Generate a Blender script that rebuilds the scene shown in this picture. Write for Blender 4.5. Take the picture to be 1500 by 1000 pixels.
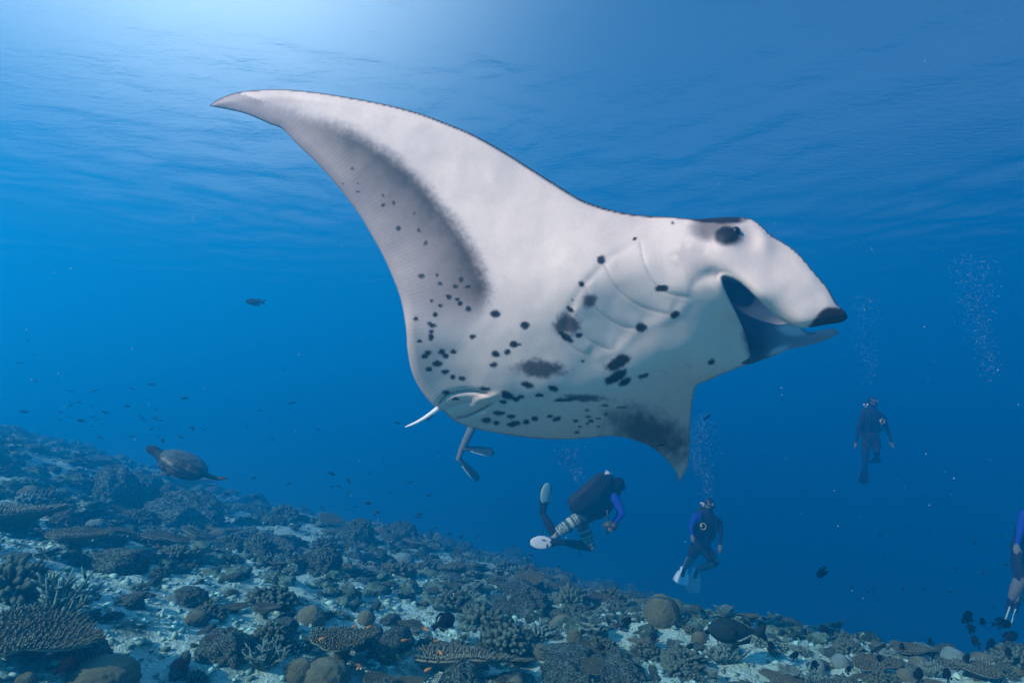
import bpy, bmesh, math, random
import numpy as np
from mathutils import Vector, Matrix
from mathutils.geometry import delaunay_2d_cdt
R = math.radians
sc = bpy.context.scene
col = sc.collection
for o in list(bpy.data.objects): bpy.data.objects.remove(o)

# ------------------------------------------------------------------ camera, sky, sun, exposure
PITCH = R(6.0); F = 850.0                      # focal length in pixels of a 1500 px wide frame
cam = bpy.data.cameras.new('camera'); camo = bpy.data.objects.new('camera', cam); col.objects.link(camo)
cam.lens = 36*F/1500; cam.clip_start = 0.05; cam.clip_end = 1000
camo.rotation_euler = (R(90)+PITCH, 0, 0); sc.camera = camo

SUN_AZ, SUN_EL = -127.0, 33.0
world = bpy.data.worlds.new('World'); sc.world = world; world.use_nodes = True
wt = world.node_tree; bgn = wt.nodes['Background']
sky = wt.nodes.new('ShaderNodeTexSky'); sky.sky_type = 'NISHITA'; sky.sun_disc = False
sky.sun_elevation = R(SUN_EL); sky.sun_rotation = R(SUN_AZ); sky.dust_density = .6; sky.ozone_density = 4.0
# sun glow painted into the sky by the wing tip, off the lamp's direction
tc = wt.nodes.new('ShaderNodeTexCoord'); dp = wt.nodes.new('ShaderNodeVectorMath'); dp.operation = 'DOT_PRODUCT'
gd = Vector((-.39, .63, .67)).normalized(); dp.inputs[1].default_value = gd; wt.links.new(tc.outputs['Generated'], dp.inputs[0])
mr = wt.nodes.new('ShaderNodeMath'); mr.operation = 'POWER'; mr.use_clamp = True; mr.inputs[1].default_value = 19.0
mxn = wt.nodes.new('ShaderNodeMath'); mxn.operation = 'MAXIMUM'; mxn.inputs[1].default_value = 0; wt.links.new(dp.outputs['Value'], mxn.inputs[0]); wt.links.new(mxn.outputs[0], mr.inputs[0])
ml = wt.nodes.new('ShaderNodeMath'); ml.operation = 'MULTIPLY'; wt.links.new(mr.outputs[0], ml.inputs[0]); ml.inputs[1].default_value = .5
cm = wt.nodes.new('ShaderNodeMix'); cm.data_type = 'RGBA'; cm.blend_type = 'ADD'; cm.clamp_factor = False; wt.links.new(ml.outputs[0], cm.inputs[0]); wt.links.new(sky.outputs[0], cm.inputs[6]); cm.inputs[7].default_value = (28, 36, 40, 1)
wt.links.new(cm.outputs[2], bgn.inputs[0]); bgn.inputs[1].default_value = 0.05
sun = bpy.data.lights.new('sun', 'SUN'); sun.energy = 5.0; sun.angle = R(0.5); sun.color = (1.0, .91, .79)
suno = bpy.data.objects.new('sun', sun); col.objects.link(suno)
SUND = Vector((math.sin(R(SUN_AZ))*math.cos(R(SUN_EL)), math.cos(R(SUN_AZ))*math.cos(R(SUN_EL)), math.sin(R(SUN_EL))))
suno.rotation_euler = SUND.to_track_quat('Z', 'Y').to_euler()
sc.view_settings.view_transform = 'Standard'; sc.view_settings.look = 'None'
sc.view_settings.gamma = 1.0; sc.view_settings.exposure = 1.18
cy = sc.cycles
cy.use_denoising = True; cy.max_bounces = 6; cy.volume_bounces = 2; cy.diffuse_bounces = 2
cy.glossy_bounces = 2; cy.transmission_bounces = 2; cy.transparent_max_bounces = 8
cy.use_adaptive_sampling = True; cy.adaptive_threshold = 0.01; cy.sample_clamp_indirect = 4.0

WATER_DENSITY = .068; WATER_COLOR = (.004, .42, .80); WATER_G = .5
SURF_Z = 8.0; SURF_IOR = 1.050

# ------------------------------------------------------------------ helpers
def ray(px, py):
    dx = (px-750)/F; dy = (500-py)/F
    return Vector((dx, math.cos(PITCH)-math.sin(PITCH)*dy, math.sin(PITCH)+math.cos(PITCH)*dy))
def at(px, py, Y):
    r = ray(px, py); return r*(Y/r.y)
def project(P):                                   # n x 3 world -> pixels
    P = np.asarray(P); c, s = math.cos(PITCH), math.sin(PITCH)
    d = P[:, 1]*c + P[:, 2]*s; u = -P[:, 1]*s + P[:, 2]*c
    return np.stack([750+F*P[:, 0]/d, 500-F*u/d], -1)
def smooth(a, b, x):
    t = np.clip((np.asarray(x, float)-a)/(b-a), 0, 1); return t*t*(3-2*t)
def hsh(ix, iy, iz):
    n = (ix.astype(np.int64)*73856093) ^ (iy.astype(np.int64)*19349663) ^ (iz.astype(np.int64)*83492791)
    n = (n ^ (n >> 13))*1274126177; n = n ^ (n >> 16)
    return (n & 0xffff)/65535.0
def vnoise(P):
    P = np.asarray(P, float); i = np.floor(P); f = P-i; f = f*f*(3-2*f); i = i.astype(np.int64)
    r = 0
    for a in (0, 1):
        wx = f[:, 0] if a else 1-f[:, 0]
        for b in (0, 1):
            wy = f[:, 1] if b else 1-f[:, 1]
            for c in (0, 1):
                wz = f[:, 2] if c else 1-f[:, 2]
                r = r+wx*wy*wz*hsh(i[:, 0]+a, i[:, 1]+b, i[:, 2]+c)
    return r*2-1
def fbm(P, oct=4, gain=.5, lac=2.03):
    P = np.asarray(P, float); a, s, t = 1.0, 0, 0
    for k in range(oct):
        s = s+a*vnoise(P*lac**k+17.3*k); t += a; a *= gain
    return s/t

def tps_fit(P, val):
    n = len(P); d = np.linalg.norm(P[:, None]-P[None], axis=2); K = np.where(d > 0, d*d*np.log(d+1e-9), 0)+np.eye(n)*1e-3
    A = np.zeros((n+3, n+3)); A[:n, :n] = K; A[:n, n] = 1; A[:n, n+1:] = P; A[n, :n] = 1; A[n+1:, :n] = P.T
    return np.linalg.solve(A, np.concatenate([val, np.zeros(3)]))
def tps_eval(P, w, Q):
    out = np.zeros(len(Q)); n = len(P)
    for s in range(0, len(Q), 40000):
        q = Q[s:s+40000]; d = np.linalg.norm(q[:, None]-P[None], axis=2)
        out[s:s+40000] = np.where(d > 0, d*d*np.log(d+1e-9), 0) @ w[:n] + w[n] + q @ w[n+1:]
    return out
class NB:                                         # node shorthand
    def __init__(self, name):
        self.m = bpy.data.materials.new(name); self.m.use_nodes = True
        self.t = self.m.node_tree; self.b = self.t.nodes.get('Principled BSDF'); self.out = self.t.nodes['Material Output']
    def n(self, typ, **kw):
        nd = self.t.nodes.new(typ)
        for k, v in kw.items():
            if k.startswith('i_'): nd.inputs[k[2:].replace('_', ' ')].default_value = v
            else: setattr(nd, k, v)
        return nd
    def l(self, a, b): self.t.links.new(a, b)
    def mix(self, fac, a, b, blend='MIX'):
        nd = self.t.nodes.new('ShaderNodeMix'); nd.data_type = 'RGBA'; nd.blend_type = blend
        for sock, v in ((nd.inputs[0], fac), (nd.inputs[6], a), (nd.inputs[7], b)):
            if isinstance(v, (int, float)): sock.default_value = v
            elif isinstance(v, tuple): sock.default_value = (*v, 1)
            else: self.l(v, sock)
        return nd.outputs[2]
    def ramp(self, src, lo, hi):
        nd = self.t.nodes.new('ShaderNodeMapRange'); nd.interpolation_type = 'SMOOTHSTEP'
        nd.inputs[1].default_value = lo; nd.inputs[2].default_value = hi; self.l(src, nd.inputs[0]); return nd.outputs[0]
    def noise(self, scale, detail=4, rough=.55, coord=None):
        nd = self.n('ShaderNodeTexNoise'); nd.inputs['Scale'].default_value = scale
        nd.inputs['Detail'].default_value = detail; nd.inputs['Roughness'].default_value = rough
        if coord is not None: self.l(coord, nd.inputs['Vector'])
        return nd.outputs['Fac']
    def obj_coord(self): return self.n('ShaderNodeTexCoord').outputs['Object']
    def pos(self): return self.n('ShaderNodeNewGeometry').outputs['Position']
    def attr(self, name): return self.n('ShaderNodeAttribute', attribute_name=name)
    def bump(self, h, strength, dist):
        nd = self.n('ShaderNodeBump'); nd.inputs['Strength'].default_value = strength; nd.inputs['Distance'].default_value = dist
        self.l(h, nd.inputs['Height']); self.l(nd.outputs[0], self.b.inputs['Normal'])
def flat(name, c, rough=.6, spec=.3, mott=.0, scale=20):
    k = NB(name); k.b.inputs['Roughness'].default_value = rough; k.b.inputs['Specular IOR Level'].default_value = spec
    if mott:
        n = k.noise(scale, 4, .6, k.obj_coord())
        k.l(k.mix(k.ramp(n, .3, .7), tuple(x*(1-mott) for x in c), tuple(min(1, x*(1+mott)) for x in c)), k.b.inputs['Base Color'])
    else: k.b.inputs['Base Color'].default_value = (*c, 1)
    return k.m

def mk_mesh(name, v, f, m=None, shade=True, attrs=None):
    me = bpy.data.meshes.new(name)
    v = np.asarray(v, dtype=np.float32)
    if isinstance(f, np.ndarray):
        k = f.shape[1]; nf = len(f)
        me.vertices.add(len(v)); me.vertices.foreach_set('co', v.ravel())
        me.loops.add(nf*k); me.loops.foreach_set('vertex_index', f.astype(np.int32).ravel())
        me.polygons.add(nf); me.polygons.foreach_set('loop_start', np.arange(0, nf*k, k, dtype=np.int32))
        me.update(calc_edges=True); me.validate()
    else:
        me.from_pydata(v.tolist(), [], f)
    if shade: me.polygons.foreach_set('use_smooth', [True]*len(me.polygons))
    if m: me.materials.append(m)
    for n, a in (attrs or {}).items():
        a = np.asarray(a, np.float32)
        if a.ndim == 1:
            t = me.attributes.new(n, 'FLOAT', 'POINT'); t.data.foreach_set('value', a)
        else:
            t = me.attributes.new(n, 'FLOAT_COLOR', 'POINT')
            t.data.foreach_set('color', np.concatenate([a, np.ones((len(a), 1), np.float32)], 1).ravel())
    me.update(); return me
def obj(name, me, parent=None, loc=None, rot=None, scale=None):
    o = bpy.data.objects.new(name, me); col.objects.link(o)
    if loc is not None: o.location = loc
    if rot is not None: o.rotation_euler = rot
    if scale is not None: o.scale = (scale,)*3 if isinstance(scale, (int, float)) else scale
    if parent: o.parent = parent
    return o
def tag(o, label=None, cat=None, group=None, kind=None):
    if label: o['label'] = label
    if cat: o['category'] = cat
    if group: o['group'] = group
    if kind: o['kind'] = kind
    return o
class MB:                                         # collects shapes into one mesh
    def __init__(self): self.v = []; self.f = []; self.a = []; self.n = 0
    def add(self, v, f, a=0.0):
        v = np.asarray(v, float); self.v.append(v)
        self.f += [tuple(i+self.n for i in q) for q in f]
        self.a.append(np.full(len(v), a) if np.isscalar(a) else np.asarray(a, float)); self.n += len(v); return self
    def tube(self, pts, rad, ns=6, a=None, cap=True, squash=None):
        pts = [Vector(p) for p in pts]; n = len(pts); V = []; A = []; Fc = []
        ref = Vector((0.13, .21, .97)); prev = None
        for k, p in enumerate(pts):
            t = (pts[min(k+1, n-1)]-pts[max(k-1, 0)]).normalized()
            if prev is None:
                u = t.cross(ref)
                if u.length < .1: u = t.cross(Vector((1, 0, 0)))
            else: u = prev-t*prev.dot(t)
            u.normalize(); prev = u; w = t.cross(u)
            r = rad[k] if hasattr(rad, '__len__') else rad
            for j in range(ns):
                an = 2*math.pi*j/ns; V.append(p+u*(math.cos(an)*r)+w*(math.sin(an)*r*(squash or 1)))
                A.append(0 if a is None else a[k])
        for k in range(n-1):
            for j in range(ns):
                Fc.append((k*ns+j, k*ns+(j+1) % ns, (k+1)*ns+(j+1) % ns, (k+1)*ns+j))
        if cap:
            Fc.append(tuple(range(ns))[::-1]); Fc.append(tuple((n-1)*ns+j for j in range(ns)))
        return self.add(V, Fc, A)
    def ball(self, c, r, seg=10, rings=7, M=None, a=0.0):
        r = r if hasattr(r, '__len__') else (r, r, r); V = []; Fc = []
        for i in range(rings+1):
            th = math.pi*i/rings
            for j in range(seg):
                ph = 2*math.pi*j/seg
                q = Vector((r[0]*math.sin(th)*math.cos(ph), r[1]*math.sin(th)*math.sin(ph), r[2]*math.cos(th)))
                V.append((M @ q if M else q)+Vector(c))
        for i in range(rings):
            for j in range(seg):
                Fc.append((i*seg+j, (i+1)*seg+j, (i+1)*seg+(j+1) % seg, i*seg+(j+1) % seg))
        return self.add(V, Fc, a)
    def mesh(self, name, m=None, shade=True, attr=None):
        return mk_mesh(name, np.concatenate(self.v), self.f, m, shade, {attr: np.concatenate(self.a)} if attr else None)

# ------------------------------------------------------------------ water body, water surface
k = NB('water_body_volume'); k.t.nodes.remove(k.b)
pv = k.n('ShaderNodeVolumePrincipled'); pv.inputs['Color'].default_value = (*WATER_COLOR, 1)
pv.inputs['Density'].default_value = WATER_DENSITY; pv.inputs['Anisotropy'].default_value = WATER_G
k.l(pv.outputs[0], k.out.inputs['Volume'])
a, b = (-140, -45, -19.3), (140, 128, SURF_Z+.5)
hv = [(x, y, z) for x in (a[0], b[0]) for y in (a[1], b[1]) for z in (a[2], b[2])]
hf = [(0, 1, 3, 2), (4, 6, 7, 5), (0, 4, 5, 1), (2, 3, 7, 6), (0, 2, 6, 4), (1, 5, 7, 3)]
tag(obj('haze', mk_mesh('haze', hv, hf, k.m, False)), 'clear blue sea water filling the whole scene', kind='stuff')

k = NB('water_surface'); k.t.nodes.remove(k.b)
tr = k.n('ShaderNodeBsdfTransparent'); gl = k.n('ShaderNodeBsdfGlossy'); gl.inputs['Roughness'].default_value = .03
fr = k.n('ShaderNodeFresnel'); fr.inputs[0].default_value = SURF_IOR
bp = k.n('ShaderNodeBump'); bp.inputs['Strength'].default_value = 1; bp.inputs['Distance'].default_value = .03
mp = k.n('ShaderNodeMapping'); mp.inputs['Rotation'].default_value = (0, 0, R(-25)); mp.inputs['Scale'].default_value = (2.2, 5, 1); k.l(k.pos(), mp.inputs[0])
k.l(k.noise(1.0, 5, .62, mp.outputs[0]), bp.inputs['Height']); k.l(bp.outputs[0], fr.inputs['Normal'])
mx = k.n('ShaderNodeMixShader'); k.l(fr.outputs[0], mx.inputs[0]); k.l(tr.outputs[0], mx.inputs[1]); k.l(gl.outputs[0], mx.inputs[2])
k.l(mx.outputs[0], k.out.inputs['Surface'])
rng = np.random.default_rng(3)
NX, NY = 420, 520
gx = np.linspace(-1, 1, NX); gx = np.sign(gx)*np.abs(gx)**1.7*95
gy = np.linspace(-.55, 1, NY); gy = 10+np.sign(gy)*np.abs(gy)**1.9*110
X, Y = np.meshgrid(gx, gy); Z = np.zeros_like(X)
wx = X+.5*fbm(np.stack([X*.5, Y*.5, X*0], -1).reshape(-1, 3), 2).reshape(X.shape)
wy = Y+.5*fbm(np.stack([X*.5+9, Y*.5, X*0+4], -1).reshape(-1, 3), 2).reshape(X.shape)
amp = .55+.45*fbm(np.stack([X*.16, Y*.16, X*0+2], -1).reshape(-1, 3), 2).reshape(X.shape)*1.6
dist = np.sqrt(X**2+Y**2)
for q in range(80):
    lam = .22*(4/.22)**rng.random(); an = rng.normal(R(60), 1.0); ph = rng.random()*7
    fade = np.clip((lam/.06-dist*.035*1.2)/3, 0, 1)
    Z += fade*np.clip(amp, .15, 1.3)*lam*.0026*np.sin(2*math.pi/lam*(wx*math.cos(an)+wy*math.sin(an))+ph)
ii = np.arange(NX*NY).reshape(NY, NX)
wf = np.stack([ii[:-1, :-1], ii[:-1, 1:], ii[1:, 1:], ii[1:, :-1]], -1).reshape(-1, 4)
tag(obj('water_surface', mk_mesh('water_surface', np.stack([X, Y, Z+SURF_Z], -1).reshape(-1, 3), wf, k.m)), 'rippled sea surface seen from below', kind='structure')

# ------------------------------------------------------------------ sea bed: a sloping reef
GC = [(0, 1000, 2.4), (0, 880, 3.3), (0, 760, 5.5), (0, 660, 9), (0, 628, 15), (300, 1000, 2.9), (750, 1000, 3.5), (300, 850, 4.8), (300, 775, 9), (300, 735, 14),
      (560, 850, 6.5), (560, 790, 11), (560, 782, 16), (750, 900, 5.4), (800, 858, 9.5), (820, 866, 12), (1100, 1000, 3.75), (1100, 930, 5.4), (1120, 945, 7.0), (1500, 1000, 3.7), (1480, 962, 4.6), (1480, 1010, 6.2)]
gp = [at(*g) for g in GC]
gpts = [(p.x, p.y, p.z) for p in gp] + [(0, 0, -1.5), (-4, 0, -.7), (4, 0, -1.7), (0, -5, -1.2), (-24, 22, -.6), (-10, 26, -5.0), (2, 24, -7), (14, 20, -9), (16, 8, -6.0), (-22, 4, 3.0), (-8, 40, -11), (-30, 40, -4.5)]
gpts = np.array(gpts); GS = 6.0
GW = tps_fit(gpts[:, :2]/GS, gpts[:, 2])
def ground_base(x, y):
    Q = np.stack([np.ravel(x), np.ravel(y)], -1).astype(float)
    Q[:, 0] = np.clip(Q[:, 0], -32, 22); Q[:, 1] = np.clip(Q[:, 1], -6, 42)
    z = tps_eval(gpts[:, :2]/GS, GW, Q/GS)
    return np.clip(z, -24, 3.8).reshape(np.shape(x))
def ground_z(x, y):
    x = np.asarray(x, float); y = np.asarray(y, float); P = np.stack([x.ravel(), y.ravel(), 0*x.ravel()], -1)
    d = np.hypot(x, y).ravel()
    n = .22*fbm(P*.55+3, 3)*smooth(1.5, 5, d)+.085*fbm(P*2.1, 4, .6)+.05*np.abs(fbm(P*7, 3, .65))
    return ground_base(x, y)+n.reshape(x.shape)
rows = [-5.0]
while rows[-1] < 100:
    y = rows[-1]; rows.append(y+(.12 if y < 1.6 else .036 if y < 6 else .036+.014*(y-6)))
gy = np.array(rows); gu = np.linspace(-1.25, 1.25, 640)
Yg, Ug = np.meshgrid(gy, gu, indexing='ij'); Xg = Ug*(Yg+6.5)
Zg = ground_z(Xg, Yg)
ii = np.arange(Xg.size).reshape(Xg.shape)
gf = np.stack([ii[:-1, :-1], ii[:-1, 1:], ii[1:, 1:], ii[1:, :-1]], -1).reshape(-1, 4)
def teal(k, c, f=(.66, .97, .96)): return k.mix(1.0, c, f, 'MULTIPLY')     # the water's teal light multiplied into every reef colour
k = NB('reef_sand_and_rubble'); p = k.pos()
n1 = k.noise(1.1, 6, .62, p); n2 = k.noise(7, 6, .7, p); n3 = k.noise(34, 4, .7, p)
sand = k.mix(k.ramp(n3, .35, .7), (.62, .70, .61), (.90, .94, .84))
algae = k.mix(k.ramp(n3, .3, .7), (.045, .07, .055), (.20, .27, .22))
m1 = k.mix(k.ramp(n2, .56, .70), sand, algae)
m2 = k.mix(k.ramp(n1, .57, .70), m1, algae)
pk = k.mix(k.ramp(k.noise(3.3, 3, .5, p), .60, .72), m2, (.22, .17, .17))
k.l(teal(k, pk), k.b.inputs['Base Color']); k.b.inputs['Roughness'].default_value = .95; k.b.inputs['Specular IOR Level'].default_value = .1
hh = k.n('ShaderNodeMath', operation='ADD'); k.l(n2, hh.inputs[0]); k.l(n3, hh.inputs[1]); k.bump(hh.outputs[0], 1, .05)
tag(obj('reef_slope', mk_mesh('reef_slope', np.stack([Xg, Yg, Zg], -1).reshape(-1, 3), gf, k.m)), 'sloping reef bed of pale sand and coral rubble', kind='structure')
def hit(px, py):
    r = ray(px, py); Ys = np.exp(np.linspace(math.log(1.2), math.log(45), 500))
    t = Ys/r.y; z = ground_z(r.x*t, Ys); w = np.where(r.z*t < z)[0]
    if len(w) == 0: return None
    q = r*t[w[0]]; return Vector((q.x, q.y, float(z[w[0]])))

# ------------------------------------------------------------------ corals and rocks
def coral_mat(name, dark, mid, tip, scale=9, rough=.85, tint=.25, water_tint=(.66, .97, .96)):
    k = NB(name); oc = k.obj_coord(); n = k.noise(scale, 5, .65, oc); n2 = k.noise(scale*6, 3, .6, oc)
    c = k.mix(k.ramp(n, .32, .68), dark, mid)
    oi = k.n('ShaderNodeObjectInfo')
    c = k.mix(k.ramp(oi.outputs['Random'], 0, 1), c, k.mix(tint, c, (.5, .5, .46)))
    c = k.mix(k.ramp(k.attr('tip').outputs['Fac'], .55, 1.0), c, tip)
    c = k.mix(k.ramp(n2, .35, .75), k.mix(.35, c, (0, 0, 0)), c)
    k.l(teal(k, c, water_tint), k.b.inputs['Base Color']); k.b.inputs['Roughness'].default_value = rough; k.b.inputs['Specular IOR Level'].default_value = .12
    k.bump(n2, .6, .04); return k.m
M_BUSH = coral_mat('brown_branching_coral', (.035, .042, .028), (.10, .105, .07), (.27, .29, .22))
M_BUSHP = coral_mat('pale_branching_coral', (.12, .155, .12), (.26, .32, .26), (.54, .63, .55))
M_TABLE = coral_mat('table_coral', (.06, .068, .046), (.16, .17, .115), (.52, .60, .52), water_tint=(.82, .95, .82))
M_DOME = coral_mat('massive_coral', (.12, .12, .085), (.24, .22, .15), (.36, .36, .28), 7, water_tint=(.78, .97, .82))
M_DOMEP = coral_mat('pale_massive_coral', (.26, .31, .29), (.42, .47, .44), (.55, .6, .56), 7)
M_FOL = coral_mat('plating_coral', (.11, .13, .115), (.22, .24, .20), (.54, .61, .57), 6)
def rock_mat():
    k = NB('encrusted_reef_rock'); oc = k.obj_coord(); oi = k.n('ShaderNodeObjectInfo')
    ad = k.n('ShaderNodeVectorMath', operation='ADD'); k.l(oc, ad.inputs[0]); cb = k.n('ShaderNodeCombineXYZ')
    mu = k.n('ShaderNodeMath', operation='MULTIPLY'); k.l(oi.outputs['Random'], mu.inputs[0]); mu.inputs[1].default_value = 40; k.l(mu.outputs[0], cb.inputs[0]); k.l(cb.outputs[0], ad.inputs[1])
    v = ad.outputs[0]; n = k.noise(2.6, 6, .68, v); n2 = k.noise(11, 5, .7, v); n3 = k.noise(38, 3, .7, v)
    c = k.mix(k.ramp(n, .38, .62), (.035, .045, .033), (.19, .23, .185))
    c = k.mix(k.ramp(n2, .47, .58), c, (.62, .70, .62))
    c = k.mix(k.ramp(k.noise(4.2, 3, .5, v), .60, .70), c, (.26, .16, .18))
    c = k.mix(k.ramp(n3, .35, .6), k.mix(.35, c, (.01, .012, .01)), c)
    k.l(teal(k, c), k.b.inputs['Base Color']); k.b.inputs['Roughness'].default_value = .95; k.b.inputs['Specular IOR Level'].default_value = .04
    hh = k.n('ShaderNodeMath', operation='ADD'); k.l(n2, hh.inputs[0]); k.l(n3, hh.inputs[1]); k.bump(hh.outputs[0], 1, .12); return k.m
M_ROCK = rock_mat()

def ico(sub):
    bm = bmesh.new(); bmesh.ops.create_icosphere(bm, subdivisions=sub, radius=1)
    v = np.array([x.co[:] for x in bm.verts]); f = np.array([[y.index for y in q.verts] for q in bm.faces]); bm.free(); return v, f
def bushy(seed, n=170, m=M_BUSH, flatz=.75, rad=.085, spread=1.0):
    r = np.random.default_rng(seed); b = MB()
    v, f = ico(2); v = v*np.array([.62, .62, .5*flatz]); b.add(v, f.tolist(), .0)
    for i in range(n):
        z = 1-(i+.5)/n*1.02; ph = i*2.39996+r.normal()*.12; s = math.sqrt(max(0, 1-z*z))
        d = np.array([s*math.cos(ph)*spread, s*math.sin(ph)*spread, z*flatz+.02])+r.normal(size=3)*.05
        L = .86+.2*r.random()+.10*math.sin(3*ph+seed); q = rad*(.8+.5*r.random())
        side = r.normal(size=3)*.06
        b.tube([d*.42, d*L*.78+side*.5, d*L*.95+side, d*L*1.0+side], [q*.75, q*1.05, q*.85, q*.35], 5, [0, .5, .85, 1.0])
    return b.mesh('coral', m, True, 'tip')
def stag(seed, m=M_BUSHP, n=26):
    r = np.random.default_rng(seed); b = MB()
    for i in range(n):
        ph = r.random()*7; d = np.array([math.cos(ph)*r.random()*.95, math.sin(ph)*r.random()*.95, .75+.3*r.random()]); d /= np.linalg.norm(d)
        base = np.array([d[0]*.35, d[1]*.35, -.1]); L = .8+.4*r.random()
        bend = r.normal(size=3)*.12
        P = [base, base+d*L*.5+bend, base+d*L+bend*1.5]
        b.tube(P, [.07, .055, .022], 5, [0, .5, 1])
        for j in range(4):
            t = .35+.5*r.random(); p0 = base+d*L*t+bend*t*1.3; e = d*.5+r.normal(size=3)*.55; e[2] = abs(e[2])*.8+.15; e /= np.linalg.norm(e)
            b.tube([p0, p0+e*.18, p0+e*(.28+.14*r.random())], [.045, .04, .015], 4, [.3, .7, 1])
    return b.mesh('coral', m, True, 'tip')
def table(seed, n=420, m=M_TABLE, hgt=.42):
    r = np.random.default_rng(seed); b = MB(); T = 44; ph = np.linspace(0, 2*math.pi, T, endpoint=False)
    Rr = 1+.13*np.sin(2*ph+r.random()*7)+.09*np.sin(3*ph+r.random()*7)+.05*np.sin(7*ph+r.random()*7)+.03*r.normal(size=T)
    prof = [(0, hgt-.02), (.35, hgt-.01), (.7, hgt+.03), (.93, hgt+.07), (1.0, hgt+.05), (.9, hgt-.01), (.55, hgt-.12), (.28, hgt-.27), (.2, 0), (.26, -.2)]
    V = []; A = []
    for (q, z) in prof:
        wob = .05*np.sin(2*ph+seed)*q
        V += [(q*Rr[j]*math.cos(ph[j]), q*Rr[j]*math.sin(ph[j]), z+wob[j]) for j in range(T)]; A += [1.0 if q == 1.0 else .1]*T
    Fc = [(i*T+j, (i+1)*T+j, (i+1)*T+(j+1) % T, i*T+(j+1) % T) for i in range(len(prof)-1) for j in range(T)]
    b.add(V, Fc, A)
    for i in range(n):
        q = math.sqrt((i+.5)/n); an = i*2.39996; R0 = np.interp(an % (2*math.pi), np.append(ph, 2*math.pi), np.append(Rr, Rr[0]))*q*.98
        z = np.interp(q, [0, .7, .95, 1], [hgt-.03, hgt+.02, hgt+.06, hgt+.04])+.05*math.sin(2*an+seed)*q
        out = np.array([math.cos(an), math.sin(an), 0]); tilt = max(0, q-.45)*1.9
        d = out*tilt+np.array([0, 0, 1])+r.normal(size=3)*.2; d /= np.linalg.norm(d); p = np.array([math.cos(an)*R0, math.sin(an)*R0, z]); L = .075+.055*r.random()
        b.tube([p, p+d*L*.7, p+d*L], [.026, .022, .009], 4, [.1, .55, 1.0])
    return b.mesh('coral', m, True, 'tip')
def dome(seed, m=M_DOME, lob=.12, flatz=.8, groove=True):
    v, f = ico(5); o = v*1.0
    d = 1+lob*fbm(v*1.4+seed*7.1, 3)+.05*fbm(v*5+seed, 2)
    if groove: d += .018*np.sin(22*fbm(v*1.7+seed*3, 2))
    v = v*d[:, None]; v[:, 2] *= flatz
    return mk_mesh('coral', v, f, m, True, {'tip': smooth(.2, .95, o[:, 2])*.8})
def rock(seed, sub=5, amp=.42, sc_=(1, 1, .75)):
    v, f = ico(sub); r = np.random.default_rng(seed); o = v+seed*5.7
    n = fbm(o*1.2, 3)*amp+(.5-np.abs(fbm(o*2.6, 4, .6)))*amp*.55+.10*fbm(o*7, 3, .65)+.05*fbm(o*17, 2)
    v = v*(1+n)[:, None]*np.array(sc_)
    return mk_mesh('rock', v, f, M_ROCK)
def foliose(seed, n=6):
    r = np.random.default_rng(seed); b = MB()
    for i in range(n):
        a0 = r.random()*7; sw = 1.6+1.6*r.random(); NR, NT = 6, 20; R0 = .55+.5*r.random(); zc = .05+.55*i/n; tl = .25+.35*r.random()
        V = []; A = []
        for s in (0, 1):
            for ir in range(NR):
                q = ir/(NR-1)
                for it in range(NT):
                    t = (it/(NT-1)-.5)*sw; rr = q*R0*(1+.16*math.sin(5*t+i)+.08*math.sin(11*t+i*2))
                    V.append((rr*math.cos(a0+t), rr*math.sin(a0+t), zc+q*q*tl+.06*q*math.sin(6*t+i*3)-s*(.055-.03*q))); A.append(q**4)
        m1 = NR*NT; Fc = []
        for ir in range(NR-1):
            for it in range(NT-1):
                q0 = ir*NT+it; Fc.append((q0, q0+NT, q0+NT+1, q0+1)); Fc.append((m1+q0, m1+q0+1, m1+q0+NT+1, m1+q0+NT))
        for it in range(NT-1):
            q0 = (NR-1)*NT+it; Fc.append((q0, m1+q0, m1+q0+1, q0+1))
        for ir in range(NR-1):
            q0 = ir*NT; Fc.append((q0, m1+q0, m1+q0+NT, q0+NT)); q0 += NT-1; Fc.append((q0, q0+NT, m1+q0+NT, m1+q0))
        b.add(V, Fc, A)
    v, f = ico(2); b.add(v*np.array([.4, .4, .35]), f.tolist(), 0)
    return b.mesh('coral', M_FOL, True, 'tip')
PROTO = {
    'bushy_coral': [bushy(s, 150+20*(s % 3), M_BUSH, .62+.1*(s % 3)) for s in range(4)],
    'pale_bushy_coral': [bushy(s+20, 130, M_BUSHP, .6, .07) for s in range(3)],
    'table_coral': [table(s, 380, M_TABLE, .34+.1*(s % 2)) for s in range(4)],
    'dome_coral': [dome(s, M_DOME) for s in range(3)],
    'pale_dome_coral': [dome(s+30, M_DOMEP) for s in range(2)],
    'staghorn_coral': [stag(s+5) for s in range(3)],
    'plate_coral': [foliose(s) for s in range(4)],
    'reef_rock': [rock(s, 4) for s in range(5)],
    'big_rock': [rock(s+50, 5, .5, (1, 1, 1.0)) for s in range(3)]}
NAMES = {'pale_bushy_coral': 'frosted_coral', 'pale_dome_coral': 'dome_coral', 'big_rock': 'reef_rock'}
crng = random.Random(11); occ = []
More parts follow.
